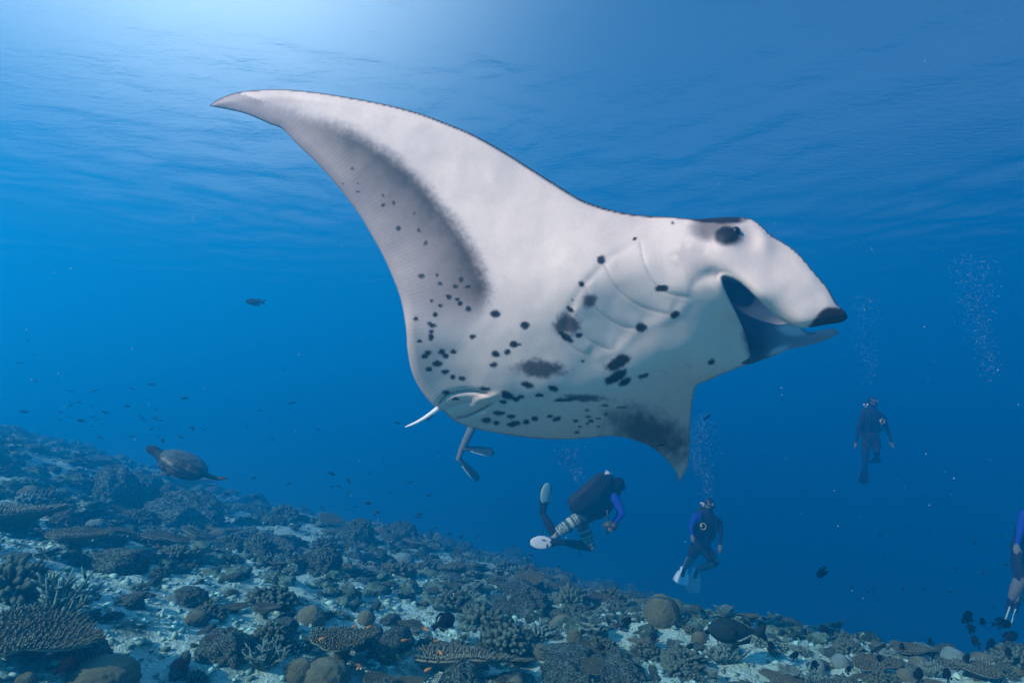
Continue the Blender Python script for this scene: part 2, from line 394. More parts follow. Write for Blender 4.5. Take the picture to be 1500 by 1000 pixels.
def place(kind, P, s, sink, label, group=None, zs=None, variant=None, tilt=.18):
    me = PROTO[kind][crng.randrange(len(PROTO[kind])) if variant is None else variant]
    e = .3*s+.05; gx_ = float(ground_base(P.x+e, P.y)-ground_base(P.x-e, P.y))/(2*e); gy_ = float(ground_base(P.x, P.y+e)-ground_base(P.x, P.y-e))/(2*e)
    nrm = Vector((-gx_, -gy_, 1)).normalized().lerp(Vector((0, 0, 1)), .4)+Vector((crng.gauss(0, tilt*.4), crng.gauss(0, tilt*.4), 0))
    q = nrm.to_track_quat('Z', 'Y') @ Matrix.Rotation(crng.random()*6.28, 3, 'Z').to_quaternion()
    o = obj(NAMES.get(kind, kind), me, None, (P.x, P.y, P.z+sink*s), None, (s, s, s*(zs or 1)))
    o.rotation_euler = q.to_euler()
    cat = 'rock' if 'rock' in kind else 'coral'
    tag(o, label, cat, group); occ.append((P.x, P.y, s)); return o
# corals and rocks one can point to: (kind, base pixel x, y, width in px, sink, z stretch, label)
HERO = [
 ('table_coral', 34, 968, 150, .0, 1, 'wide table coral with pale spiky rim below the blunt fingered brown coral'),
 ('table_coral', 22, 785, 120, .1, 1, 'tan table coral plate jutting over a pale hollow'),
 ('table_coral', 108, 806, 70, .1, 1, 'dark table coral below the tan plate'),
 ('bushy_coral', 14, 872, 100, .0, 1.1, 'tall dark brown coral thicket beside the spiky rimmed table'),
 ('staghorn_coral', 84, 905, 96, .0, 1.1, 'blunt fingered brown coral above bare sand'),
 ('pale_dome_coral', 139, 778, 27, .3, 1.1, 'small pale round coral ball beside dark ledges'),
 ('big_rock', 168, 738, 62, .3, 1.2, 'dark upright reef rock with a flat top below the turtle'),
 ('big_rock', 206, 745, 46, .3, 1.2, 'narrow dark reef rock next to the flat topped one'),
 ('big_rock', 262, 768, 100, .1, .7, 'broad dark ledge of reef rock under the turtle'),
 ('table_coral', 268, 722, 80, .1, 1, 'thin flat table coral on the ledge behind the turtle'),
 ('bushy_coral', 415, 762, 46, .1, 1.1, 'shaggy pale topped coral mound on the far ridge'),
 ('bushy_coral', 378, 812, 48, .1, 1, 'rounded dark coral bush at the end of the ledge'),
 ('bushy_coral', 305, 906, 50, .1, 1, 'knobbly brown coral head alone on pale sand'),
 ('bushy_coral', 398, 888, 74, .1, .9, 'wide dark knobbly coral mound beside a tiny cup coral'),
 ('dome_coral', 289, 912, 30, .3, 1, 'olive round coral tucked behind the lone knobbly head'),
 ('table_coral', 387, 903, 36, .1, 1.2, 'tiny pale cup shaped table coral before the wide mound'),
 ('bushy_coral', 398, 944, 58, .1, 1, 'dark coral head in front of the tiny cup coral'),
 ('reef_rock', 176, 835, 76, .2, .7, 'low jagged dark rock on the sand patch'),
 ('bushy_coral', 262, 826, 60, .1, 1, 'dark coral bush behind the jagged low rock'),
 ('table_coral', 236, 806, 56, .1, 1, 'pale rimmed table coral above the jagged low rock'),
 ('bushy_coral', 336, 826, 40, .1, .8, 'flat topped yellowish coral bush on the sand edge'),
 ('reef_rock', 106, 825, 28, .3, 1, 'small cone shaped dark rock on the sand'),
 ('reef_rock', 120, 968, 64, .2, .9, 'encrusted green topped boulder near the black fish'),
 ('dome_coral', 152, 1004, 92, .2, .7, 'smooth tan coral mound at the bottom of the slope'),
 ('big_rock', 330, 962, 60, .2, 1, 'pale crusted upright boulder with dark base'),
 ('staghorn_coral', 386, 980, 66, .0, .9, 'spiky tangle of staghorn coral beside the crusted boulder'),
 ('dome_coral', 440, 990, 44, .2, 1, 'olive lumpy coral ball beside the staghorn tangle'),
 ('big_rock', 523, 796, 36, .4, 1.5, 'dark pillar of rock standing on the mid slope'),
 ('big_rock', 470, 838, 58, .2, .9, 'craggy rock mound with pale crest on the mid slope'),
 ('dome_coral', 455, 914, 40, .3, 1, 'yellow brown folded coral ball on the sand'),
 ('dome_coral', 536, 912, 25, .4, 1.1, 'grey ring shaped coral knob on rubble'),
 ('bushy_coral', 708, 922, 70, .1, 1.1, 'dense dark coral bush behind a larger knobbly one'),
 ('bushy_coral', 746, 952, 86, .1, .9, 'large knobbly dark coral head with a pale cap'),
 ('pale_bushy_coral', 790, 936, 50, .1, 1, 'pale frosted coral bush beside the large knobbly head'),
 ('table_coral', 500, 966, 96, .05, 1, 'brown fuzzy table coral below the orange fish'),
 ('dome_coral', 478, 1000, 68, .2, .8, 'broad crusted mound under the fuzzy table coral'),
 ('table_coral', 672, 988, 122, .05, .9, 'large flat table coral with white tipped edge'),
 ('bushy_coral', 560, 968, 46, .1, 1, 'dark bush coral amid the orange fish'),
 ('reef_rock', 832, 966, 64, .2, .5, 'flat dark slab of rock with bare sand before it'),
 ('bushy_coral', 667, 890, 56, .1, .9, 'low dark coral clump behind the oval black fish'),
 ('pale_dome_coral', 593, 830, 26, .3, 1, 'pale lumpy coral cluster on the mid slope'),
 ('table_coral', 661, 846, 34, .2, 1.4, 'goblet shaped table coral on the mid slope'),
 ('table_coral', 823, 872, 38, .1, 1.2, 'shallow bowl table coral below the finned diver'),
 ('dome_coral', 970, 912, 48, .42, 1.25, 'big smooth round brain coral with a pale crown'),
 ('plate_coral', 1220, 938, 38, .1, 1.2, 'pale frilled cup coral standing on the outer ridge'),
 ('pale_dome_coral', 1232, 976, 24, .4, 1.2, 'pale upright coral knob beneath the frilled cup'),
 ('pale_dome_coral', 1252, 948, 14, .4, 1, 'tiny pale coral ball behind the frilled cup'),
 ('table_coral', 1338, 966, 56, .05, 1, 'overlapping pale rimmed table coral on the outer ridge'),
 ('table_coral', 1284, 984, 60, .05, .9, 'dim brown table coral in front of the outer ridge'),
 ('table_coral', 1432, 996, 68, .05, 1, 'fuzzy table coral below the cluster of dark fish'),
 ('bushy_coral', 1490, 975, 56, .1, 1.1, 'pale tipped coral bush at the outer end of the ridge'),
 ('reef_rock', 826, 996, 64, .2, .8, 'rounded algae covered boulder before the flat slab'),
 ('reef_rock', 905, 972, 34, .3, 1, 'small lumpy boulder beside dark bushes'),
 ('big_rock', 915, 1000, 62, .1, .8, 'pitted dark boulder low on the slope'),
 ('pale_bushy_coral', 1118, 946, 38, .1, .9, 'frosted pale coral clump past the parrotfish'),
 ('staghorn_coral', 1062, 972, 60, .0, .8, 'dim staghorn thicket below the parrotfish'),
 ('bushy_coral', 1000, 975, 66, .1, .8, 'wide shadowy coral bush below the round brain coral'),
]
HOBJ = []
for (kind, px, py, wpx, sink, zs, lab) in HERO:
    P = hit(px, py)
    if P is None: continue
    s = wpx*P.y/F*.5
    HOBJ.append(place(kind, P, s, sink, lab, None, zs))
SCAT = []
NOUN = {'bushy_coral': 'dark knobbly coral head', 'pale_bushy_coral': 'frosted coral bush', 'table_coral': 'flat table coral', 'dome_coral': 'olive coral lump', 'pale_dome_coral': 'pale coral knob', 'staghorn_coral': 'staghorn tangle', 'plate_coral': 'frilly plate coral', 'reef_rock': 'encrusted rock', 'big_rock': 'craggy rock mound'}
# the many others: each kind its own group of look-alikes
SC = [('bushy_coral', 270, .08, .22, .08, 'dark brown knobbly coral head, one of many strewn over the slope', 'dark coral heads strewn over the slope'),
      ('pale_bushy_coral', 290, .06, .18, .08, 'pale frosted little coral bush, one of many on the slope', 'frosted coral bushes on the slope'),
      ('table_coral', 230, .08, .24, .05, 'brown flat topped table coral, one of many on the slope', 'table corals on the slope'),
      ('dome_coral', 110, .07, .20, .25, 'olive rounded coral lump, one of many on the slope', 'olive coral lumps on the slope'),
      ('pale_dome_coral', 80, .05, .12, .3, 'small pale coral knob, one of many on the slope', 'pale coral knobs on the slope'),
      ('staghorn_coral', 150, .07, .17, .0, 'small tangle of staghorn branches, one of many on the slope', 'staghorn tangles on the slope'),
      ('plate_coral', 230, .08, .2, .05, 'tiered frilly plate coral, one of many on the slope', 'frilly plate corals on the slope'),
      ('reef_rock', 220, .08, .24, .12, 'craggy encrusted reef rock, one of many lying on the slope', 'encrusted rocks lying on the slope'),
      ('big_rock', 36, .14, .32, .15, 'bulky craggy rock mound, one of many rising from the slope', 'craggy rock mounds on the slope')]
for (kind, n, s0, s1, sink, lab, grp) in SC:
    c = 0; tries = 0
    while c < n and tries < n*60:
        tries += 1
        Yv = 2.2*(22/2.2)**(crng.random()**.85); px = crng.uniform(-40, 1540); x = (px-750)/F*Yv
        dens = float(fbm(np.array([[x*.55+5, Yv*.55, 1.0]]), 2)[0])
        near = Yv < 5.2 and x < .3
        if crng.random() > (.09+.8*max(0, dens) if near else .75+.5*dens): continue
        s = s0+(s1-s0)*crng.random()**1.6
        if near: s *= .5
        elif Yv < 6: s *= .6
        elif Yv > 11: s *= 1.25
        if any((x-a)**2+(Yv-b)**2 < (.62*(s+q))**2 for a, b, q in occ): continue
        z = float(ground_z(np.array([x]), np.array([Yv]))[0]); P = Vector((x, Yv, z))
        pp = project([[x, Yv, z]])[0]
        if pp[1] > 1060: continue
        # keep the skyline of the drop-off as the photograph has it
        SCAT.append((place(kind, P, s, sink, lab, grp, .8+.4*crng.random(), None, .35), NOUN[kind], s)); c += 1
# loose rubble: 260 larger pieces one by one, the gravel as one mass
RUB = [rock(s+90, 3, .95, (1.25, .75, .55)) for s in range(6)]
for me in RUB: me.name = 'rubble'
c = 0
while c < 260:
    Yv = 2.2+4.3*crng.random()**1.3; x = (crng.uniform(-20, 1520)-750)/F*Yv; s = .016+.045*crng.random()**2
    z = float(ground_z(np.array([x]), np.array([Yv]))[0])
    o = obj('rubble_stone', RUB[c % 6], None, (x, Yv, z+.2*s), (crng.random()*.6, crng.random()*.6, crng.random()*6.28), s)
    tag(o, 'loose lump of coral rubble, one of many lying on the sand', 'rubble', 'rubble lumps on the sand'); SCAT.append((o, 'loose rubble lump', s)); c += 1
# say which one: its size rank among its kind around the nearest coral or rock that has a look of its own
STOP = {'with', 'in', 'on', 'beside', 'below', 'behind', 'above', 'under', 'at', 'before', 'amid', 'alone', 'tucked', 'jutting', 'next', 'standing', 'among', 'past', 'low', 'near', 'beneath'}
LAND = []
for o in HOBJ:
    w = o['label'].split(); n = next((i for i, q in enumerate(w) if q in STOP and i > 1), len(w)); LAND.append((' '.join(w[:min(n, 7)]), o.location))
cnt = {}
for q, _ in LAND: cnt[q] = cnt.get(q, 0)+1
LAND = [(q, p_) for q, p_ in LAND if cnt[q] == 1]
by = {}
for o, noun, s_ in SCAT:
    q = min(LAND, key=lambda e: (e[1]-o.location).length)[0]; by.setdefault((noun, q), []).append((s_, o))
RANK = ['largest', 'second largest', 'third largest', 'fourth largest', 'fifth largest', 'sixth largest', 'seventh largest', 'eighth largest', 'ninth largest', 'tenth largest', 'eleventh largest', 'twelfth largest']
for (noun, q), L_ in by.items():
    L_.sort(key=lambda e: -e[0])
    for i, (_, o) in enumerate(L_):
        if len(L_) == 1: o['label'] = f'the only {noun} close around the {q}'
        elif i == len(L_)-1: o['label'] = f'smallest {noun} close around the {q}'
        elif i < len(RANK): o['label'] = f'{RANK[i]} {noun} close around the {q}'
        else: o['label'] = f'one of the small {noun}s around the {q}'
nr = np.random.default_rng(8); v1, f1 = ico(1); NST = 26000
Yv = 1.8*(12/1.8)**nr.random(NST); Xv = (nr.uniform(-500, 2000, NST)-750)/F*Yv; Zv = ground_z(Xv, Yv)
S = (.004+.016*nr.random(NST)**3)*(1+Yv*.12)
an = nr.random(NST)*6.28; ca, sa = np.cos(an), np.sin(an)
st = S[:, None]*np.array([1.3, .8, .6])
vv = v1[None]*(1+.5*nr.normal(size=(NST, len(v1), 1)).clip(-1.3, 1.3))*st[:, None]
vx = vv[..., 0]*ca[:, None]-vv[..., 1]*sa[:, None]; vy = vv[..., 0]*sa[:, None]+vv[..., 1]*ca[:, None]
V = np.stack([vx+Xv[:, None], vy+Yv[:, None], vv[..., 2]+Zv[:, None]+S[:, None]*.25], -1).reshape(-1, 3)
Fx = (f1[None]+(np.arange(NST)*len(v1))[:, None, None]).reshape(-1, 3)
def cover(N2, sub, lo, hi, ylo):
    v2, f2 = ico(sub); Y2 = ylo*(34/ylo)**nr.random(N2); U2 = nr.uniform(lo, hi, N2) if lo < hi else np.where(nr.random(N2) < .5, nr.uniform(-520, -60, N2), nr.uniform(1560, 2020, N2))
    X2 = (U2-750)/F*Y2; Z2 = ground_z(X2, Y2); S2 = (.025+.075*nr.random(N2)**2)*(.6+Y2*.06)
    seed = nr.random((N2, 1, 3))*90; V0 = (v2[None]*2.1+seed).reshape(-1, 3)
    PV = v2[None]*(1+.95*fbm(V0, 4, .72).reshape(N2, -1, 1))*(S2[:, None]*np.array([1.15, 1, .75]))[:, None]+np.stack([X2, Y2, Z2+.2*S2], -1)[:, None]
    return PV.reshape(-1, 3), (f2[None]+(np.arange(N2)*len(v2))[:, None, None]).reshape(-1, 3)
Va, Fa = cover(2600, 3, -60, 1560, 4.6); Vb, Fb = cover(2200, 2, 1, 0, 2.4)
tag(obj('coral_cover', mk_mesh('coral_cover', np.concatenate([Va, Vb]), np.concatenate([Fa, Fb+len(Va)]), None, False)), 'lumpy overgrown coral rubble covering the slope', kind='stuff')
k = NB('coral_cover_crust'); p = k.pos(); n = k.noise(2.2, 4, .6, p); n2 = k.noise(24, 4, .7, p)
c = k.mix(k.ramp(n, .35, .65), (.035, .05, .036), (.20, .26, .20)); c = k.mix(k.ramp(n2, .55, .70), c, (.5, .62, .53)); c = k.mix(k.ramp(n2, .25, .42), (.02, .026, .024), c)
k.l(teal(k, c), k.b.inputs['Base Color']); k.b.inputs['Roughness'].default_value = .95; k.b.inputs['Specular IOR Level'].default_value = .05; k.bump(n2, 1, .03); bpy.data.objects['coral_cover'].data.materials.append(k.m)
k = NB('coral_gravel'); n = k.noise(6, 3, .6, k.pos())
k.l(teal(k, k.mix(k.ramp(n, .35, .65), (.16, .20, .165), (.62, .74, .65))), k.b.inputs['Base Color']); k.b.inputs['Specular IOR Level'].default_value = .05; k.b.inputs['Roughness'].default_value = .95
tag(obj('coral_gravel', mk_mesh('coral_gravel', V, Fx, k.m, False)), 'scattered pale coral gravel over the reef bed', kind='stuff')

# ------------------------------------------------------------------ manta ray
def spline(P, step=3.0, closed=False):
    P = np.array(P, float); n = len(P)
    out = []
    rngk = range(n if closed else n-1)
    for i in rngk:
        p0 = P[(i-1) % n] if closed or i > 0 else P[0]*2-P[1]
        p1 = P[i]; p2 = P[(i+1) % n]; p3 = P[(i+2) % n] if closed or i+2 < n else p2*2-p1
        t1 = np.linalg.norm(p1-p0)**.5; t2 = np.linalg.norm(p2-p1)**.5; t3 = np.linalg.norm(p3-p2)**.5
        m1 = ((p1-p0)/t1-(p2-p0)/(t1+t2)+(p2-p1)/t2)*t2; m2 = ((p2-p1)/t2-(p3-p1)/(t2+t3)+(p3-p2)/t3)*t2
        k = max(1, int(round(np.linalg.norm(p2-p1)/step)))
        for j in range(k):
            s = j/k; out.append(p1*(2*s**3-3*s*s+1)+m1*(s**3-2*s*s+s)+p2*(-2*s**3+3*s*s)+m2*(s**3-s*s))
    if not closed: out.append(P[-1])
    return np.array(out)
def seg_dist(Q, L, closed=False):                 # distance to polyline, arc length and side of the nearest point
    A = L if closed else L[:-1]; B = np.roll(L, -1, 0) if closed else L[1:]
    d = B-A; ln = np.linalg.norm(d, axis=1)+1e-9; cum = np.concatenate([[0], np.cumsum(ln)[:-1]])
    D = np.empty(len(Q)); S = np.empty(len(Q)); T = np.empty(len(Q))
    for s in range(0, len(Q), 4000):
        q = Q[s:s+4000]; r = q[:, None]-A[None]; t = np.clip((r*d).sum(2)/ln**2, 0, 1)
        e = r-t[..., None]*d; dd = (e**2).sum(2); j = dd.argmin(1); ix = np.arange(len(q))
        D[s:s+4000] = np.sqrt(dd[ix, j]); T[s:s+4000] = cum[j]+t[ix, j]*ln[j]
        S[s:s+4000] = np.sign(d[j, 0]*e[ix, j, 1]-d[j, 1]*e[ix, j, 0])
    return D, T, S
def inside(Q, L):
    x, y = Q[:, 0], Q[:, 1]; c = np.zeros(len(Q), bool)
    for (ax, ay), (bx, by) in zip(L, np.roll(L, -1, 0)):
        m = (ay > y) != (by > y); c ^= m & (x < (bx-ax)*(y-ay)/(by-ay+1e-12)+ax)
    return c
UP = [(306.8, 155.5), (316.7, 147.3), (343.3, 136.5), (378, 132), (418, 131.3), (455.3, 134.5), (503.3, 141.5), (556.7, 151.3), (610, 164.7), (650, 179), (695, 198), (735, 220), (774.7, 244.8), (820, 273.5), (848.7, 291), (869, 299.5), (898, 308), (927, 313.8), (956, 316.7), (979, 317.6), (1002.4, 319.6), (1020, 321), (1043, 319.5), (1066, 318.2), (1086.5, 318.4), (1104, 322.5), (1118.5, 333.5), (1130, 345), (1147.5, 355), (1167.8, 370), (1194, 400), (1214, 424), (1227, 446), (1238.8, 457.5), (1241.5, 465), (1236, 470.5), (1228, 473)]
FINLOW = [(1228, 473), (1208, 475.8), (1190, 479), (1176, 479.5), (1162, 477), (1147.5, 469.8), (1130, 456.8), (1109.8, 438), (1086.5, 416), (1072, 407.5), (1060, 404.5), (1057, 406)]
JAW = [(1057, 406), (1060, 419), (1069, 440), (1080, 462), (1090, 485), (1097, 508), (1101, 531)]
LOW = [(1101, 531), (1086.5, 536.5), (1054.6, 549), (1036, 557.5), (1024, 562), (1019, 567), (1015.5, 580), (1013, 596), (1010.5, 629), (1010, 662), (1007, 683), (999.4, 698), (993.5, 706), (992, 695), (980, 677), (959, 657.5), (935, 645.8), (915, 640.3), (893, 638.3), (870, 640.3), (848, 642.2), (806, 643), (764, 639.3), (716, 631.8), (680, 622.8), (662, 613.6), (650, 602)]
TRAIL = [(650, 602), (638, 595.6), (620, 576), (605, 549), (597.5, 516), (594.5, 480), (587, 438), (575, 405), (560, 372), (546, 347.3), (527.3, 315.3), (511.3, 294), (490, 267.3), (466, 240.7), (434, 210), (418, 193), (410, 187), (396.7, 182.6), (380.7, 175.3), (356.7, 166), (330, 160), (306.8, 155.5)]
sU, sF, sJ, sL, sT = spline(UP), spline(FINLOW), spline(JAW), spline(LOW), spline(TRAIL)
OUT1 = np.concatenate([sU[:-1], sF[:-1], sJ[:-1], sL[:-1], sT[:-1]])
D1 = [(307, 155, 3.30), (420, 145, 3.17), (415, 188, 3.19), (556, 152, 3.03), (500, 270, 3.07), (560, 372, 3.03), (690, 195, 2.93), (620, 280, 3.0), (700, 350, 2.92), (595, 480, 2.99), (650, 480, 2.98), (850, 292, 2.84), (800, 380, 2.82), (850, 420, 2.77), (638, 596, 3.34), (640, 560, 3.20), (750, 520, 2.99), (950, 318, 2.81), (930, 380, 2.715), (900, 450, 2.82), (960, 430, 2.75),
      (1086, 319, 2.78), (1070, 338, 2.69), (1030, 390, 2.64), (1012, 437, 2.73), (938, 483, 2.88), (868, 523, 2.97), (1060, 430, 2.685), (1075, 470, 2.82), (1000, 520, 2.955), (940, 545, 3.02), (880, 560, 3.06), (1054, 550, 3.07), (1100, 490, 2.90), (1109, 528, 3.03), (1019, 566, 3.22), (850, 570, 3.08), (900, 585, 3.17), (720, 590, 3.22), (764, 639, 3.48), (662, 614, 3.42), (700, 615, 3.40), (848, 642, 3.55), (905, 639, 3.64), (960, 658, 3.95), (993, 706, 4.28), (1010, 662, 4.03), (1010, 629, 3.79), (1013, 596, 3.47), (950, 610, 3.45), (850, 608, 3.27),
      (1147, 355, 2.69), (1130, 400, 2.62), (1241, 465, 2.63), (1160, 440, 2.60), (1176, 479, 2.63), (1110, 438, 2.61), (1200, 430, 2.61)]
d1 = np.array(D1); W1 = tps_fit(d1[:, :2]/300, d1[:, 2])
JAWSPLIT = np.array(JAW)
GILLS = [[(936, 350), (946, 392), (968, 424), (1012, 437)], [(881, 381), (903, 420), (938, 448), (987, 462)], [(853, 415), (878, 455), (910, 477), (941, 482)], [(832, 451), (851, 486), (876, 505), (901, 514)], [(823, 489), (838, 507), (864, 522)]]
FOLDS = [([(1058, 405), (1046, 402), (1028, 407), (1006, 424)], .006, 8, .10), ([(1012, 437), (987, 462), (938, 483), (901, 515), (866, 523)], -.004, 8, 0), ([(640, 595), (654, 579), (668, 574), (690, 572), (722, 579)], .02, 3.5, .75), ([(664, 613), (684, 609), (702, 601), (726, 588)], .02, 3.0, .8),
         ([(690, 590), (712, 582), (735, 577)], -.016, 4, 0), ([(650, 600), (672, 591), (700, 586)], .012, 4, .25), ([(935, 352), (898, 375), (862, 410), (838, 445), (826, 490)], .004, 6, .05)]
FARG = [[(941, 561), (936, 553), (926, 549)], [(978, 553), (974, 545), (964, 541)], [(1012, 546), (1010, 536), (1002, 531)], [(1047, 536), (1046, 527), (1039, 522)]]
def relief1(Q):
    z = np.zeros(len(Q)); dk = np.zeros(len(Q))
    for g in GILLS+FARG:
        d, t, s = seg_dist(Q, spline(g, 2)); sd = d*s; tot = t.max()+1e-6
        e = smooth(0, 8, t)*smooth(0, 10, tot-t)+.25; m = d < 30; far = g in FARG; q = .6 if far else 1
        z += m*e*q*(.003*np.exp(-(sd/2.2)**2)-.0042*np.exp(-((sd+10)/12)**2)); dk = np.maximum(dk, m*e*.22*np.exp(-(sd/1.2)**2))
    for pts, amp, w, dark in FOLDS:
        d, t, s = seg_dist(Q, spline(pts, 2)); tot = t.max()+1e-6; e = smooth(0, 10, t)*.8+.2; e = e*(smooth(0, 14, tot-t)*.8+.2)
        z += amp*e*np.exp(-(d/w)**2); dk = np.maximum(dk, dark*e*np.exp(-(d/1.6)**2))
    x, y = Q[:, 0], Q[:, 1]
    z -= .035*np.exp(-(((x-1074)/24)**2+((y-341)/17)**2))            # eye mound
    z += .020*np.exp(-(((x-1038)/16)**2+((y-352)/12)**2))
    z -= .03*np.exp(-(((x-1120)/16)**2+((y-352)/22)**2))
    z += .022*np.exp(-(((x-1045)/24)**2+((y-402)/14)**2))            # hollow at the mouth corner
    z += .006*fbm(np.stack([x/38, y/38, 0*x], -1), 2)
    return z, dk
# pigment and painted crease shade
SPOTS = [(560+x/3.3325, 360+y/3.3325, a/3.3325, b/3.3325, r) for x, y, a, b, r in [
 (193,148,14,8,0),(267,142,6,6,0),(283,184,9,9,0),(385,168,10,14,0),(358,198,12,10,0),(420,200,11,9,0),(325,250,14,10,0),(240,268,8,8,0),(365,261,9,7,0),(378,281,13,9,0),(283,291,10,6,0),(419,306,14,13,0),(257,334,10,8,0),(165,355,9,9,0),(229,376,10,6,0),(247,390,18,7,0),(240,419,8,7,0),(238,446,10,14,0),(182,465,8,7,0),(553,332,21,17,0),(695,388,20,17,0),(441,442,13,9,0),(642,480,15,15,0),(668,482,6,4,0),(222,520,14,9,0),(205,540,13,10,0),(291,517,12,10,0),(310,538,12,8,0),(348,517,11,8,0),(554,528,18,12,-20),(610,518,15,11,0),(543,581,15,9,0),(270,575,19,11,0),(228,602,14,8,0),(308,613,16,9,0),(345,640,12,7,0),(389,647,16,8,0),(707,679,25,12,-12),(833,696,23,10,-20),(498,696,26,8,-8),(612,724,27,11,-15),(610,738,26,9,-15),(648,746,18,9,-10),(592,760,15,8,0),(678,735,14,7,0),(768,729,16,7,0),(567,816,25,8,0),(510,850,22,12,0),(556,862,14,9,0),(628,833,18,8,0),(643,868,28,11,10),(702,860,15,9,0),(745,843,14,8,0),(818,832,12,5,0),(853,845,22,9,20),(950,911,12,6,0),(945,853,14,5,0),(1000,802,11,4,0),(1085,779,20,5,0),(1165,788,25,5,0),(1005,833,8,4,0),(1020,855,12,5,0),(1055,842,12,4,0),(310,715,16,8,0),(357,747,16,5,0),(966,882,8,4,0),(1000,868,6,4,0),(1055,880,7,3,0),(1090,822,9,4,0),
 (1150,570,68,26,26),(1138,640,58,21,28),(1186,664,36,13,30),(1278,634,24,8,15),(1070,68,16,19,0),(972,186,12,12,-40),(918,312,22,8,-42),(895,442,40,13,-38),(960,437,15,11,20),(1272,398,17,15,0),(928,262,4,4,0),(977,563,5,4,0),(900,750,60,6,4)]]
SPOTS += [(290+x/3.75, 110+y/3.75, a/3.75, a/3.75, 0) for x, y, a in [(847,516,8),(880,594,4),(880,640,7),(1018,664,7),(1016,715,8),(1075,700,9),(1103,842,11),(1215,853,8),(1250,920,11),(800,600,3),(1190,760,4)]]
SPOTS += [(938.6, 480, 7, 6, 0), (989.4, 460.5, 6, 4, 30), (970.5, 422.5, 9, 4.5, 10), (1041.6, 530, 4, 2.5, 30), (930, 350, 2, 2, 0), (985, 327, 1.5, 1.5, 0)]
BLUR = [(765, 597, 120, 40, -5), (985, 742, 100, 18, -3), (905, 385, 62, 52, 0), (1010, 270, 40, 30, 40)]
BLUR = [(560+x/3.3325, 360+y/3.3325, a/3.3325, b/3.3325, r) for x, y, a, b, r in BLUR]
def ell(Q, x, y, a, b, r, wob):
    t = R(-r); dx = Q[:, 0]-x; dy = Q[:, 1]-y; u = dx*math.cos(t)+dy*math.sin(t); v = -dx*math.sin(t)+dy*math.cos(t)
    return np.sqrt((u/a)**2+(v/b)**2)+wob
def pigment(Q, dk):
    x, y = Q[:, 0], Q[:, 1]; P3 = np.stack([x, y, 0*x], -1)
    n1 = fbm(P3/9, 3); n2 = fbm(P3/4.0, 2); gr = np.random.default_rng(5).normal(size=len(Q))
    d = np.zeros(len(Q))                                      # 0 white .. 1 dark
    band = spline([(392, 150), (450, 168), (520, 193), (575, 228), (618, 266), (650, 303), (682, 345), (704, 385), (716, 420), (712, 450), (690, 480)], 4)
    bd, bt, bs = seg_dist(Q, band); s = bd*bs
    s = s+4*n2+3*n1+1.2*gr*smooth(200, 420, bt)
    endf = smooth(0, 150, bt)*1.0; low = 1-smooth(415, 490, y)
    d = np.maximum(d, smooth(-14, 16, s)*(.74*np.exp(-np.maximum(s, 0)/85)*low*(.4+.6*endf)+.20*low+.10))
    d = np.maximum(d, .22*smooth(300, 60, x-300)*smooth(60, 0, np.hypot(x-390, (y-160)*2)-10))
    for (a_, b_, c_, e_, r_) in BLUR:
        m = (np.abs(x-a_) < c_*2) & (np.abs(y-b_) < c_*2); q = ell(Q[m], a_, b_, c_*1.2, e_*1.25, r_, 0)
        d[m] = np.maximum(d[m], .86*smooth(1.15, .5, q+.3*n1[m]+.15*n2[m]+.04*gr[m]))
    for (a_, b_, c_, e_, r_) in SPOTS:
        m = (np.abs(x-a_) < c_*2.5+6) & (np.abs(y-b_) < c_*2.5+6); q = ell(Q[m], a_, b_, c_+.75, e_+.75, r_, 0)
        d[m] = np.maximum(d[m], .975*smooth(1.28, .82, q+.32*n1[m]+.15*n2[m]))
    # dark blotch on the lower wing
    q = ell(Q, 950, 634, 78, 36, -22, .3*n1); d = np.maximum(d, .86*smooth(1.25, .3, q+.03*gr))
    # eye surround, dark crown, fin tip, mouth front
    q = ell(Q, 1065, 344, 21, 15, -4, .12*n1); d = np.maximum(d, .99*smooth(1.35, .7, q))
    q = ell(Q, 1050, 321, 40, 7, -2, .1*n1); d = np.maximum(d, .98*smooth(1.3, .8, q))
    q = ell(Q, 1040, 335, 26, 17, 0, .2*n1); d = np.maximum(d, .72*smooth(1.5, .5, q))
    tp = spline([(1183, 479), (1196, 462), (1206, 452), (1220, 449), (1236, 452)], 2); td, tt, ts = seg_dist(Q, tp)
    d = np.maximum(d, .97*smooth(-2, 3, td*ts*(1)+1.2*n2)*(x > 1180))
    d = np.maximum(d, .25*smooth(1.4, .4, ell(Q, 1012, 378, 26, 22, 30, .4*n1)))
    d = np.maximum(d, .75*smooth(1.3, .4, ell(Q, 1104, 492, 17, 36, -8, .4*n1)))
    d = np.maximum(d, dk)  # shade of gill slits and folds put into the colour
    # dark leading edge (the back's colour wrapping round)
    ed, et, es = seg_dist(Q, sU); w = 1.6+1.8*smooth(60, 500, et)*smooth(760, 600, et)+.3*n1
    w = np.where(et > 790, .9+.5*n2*(et > 900), w)
    d = np.maximum(d, .97*smooth(1.3, .6, ed/np.maximum(w, .3)))
    ed2, _, _ = seg_dist(Q, np.concatenate([sL, sT])); d = np.maximum(d, .45*smooth(1.8, .3, ed2/(1.1+.2*n1)))
    white = np.array([.80, .595, .505]); dark = np.array([.011, .010, .014]); grey = np.array([.25, .235, .275])
    c = white*(1-d[:, None])+dark*d[:, None]
    mid = smooth(0, .35, d)*smooth(.95, .5, d); c = c*(1-.35*mid[:, None])+(white*(1-d[:, None])*np.array([.85, .88, 1.05])+dark*d[:, None])*.35*mid[:, None]
    return c*(1+.025*n1+.012*gr)[:, None]
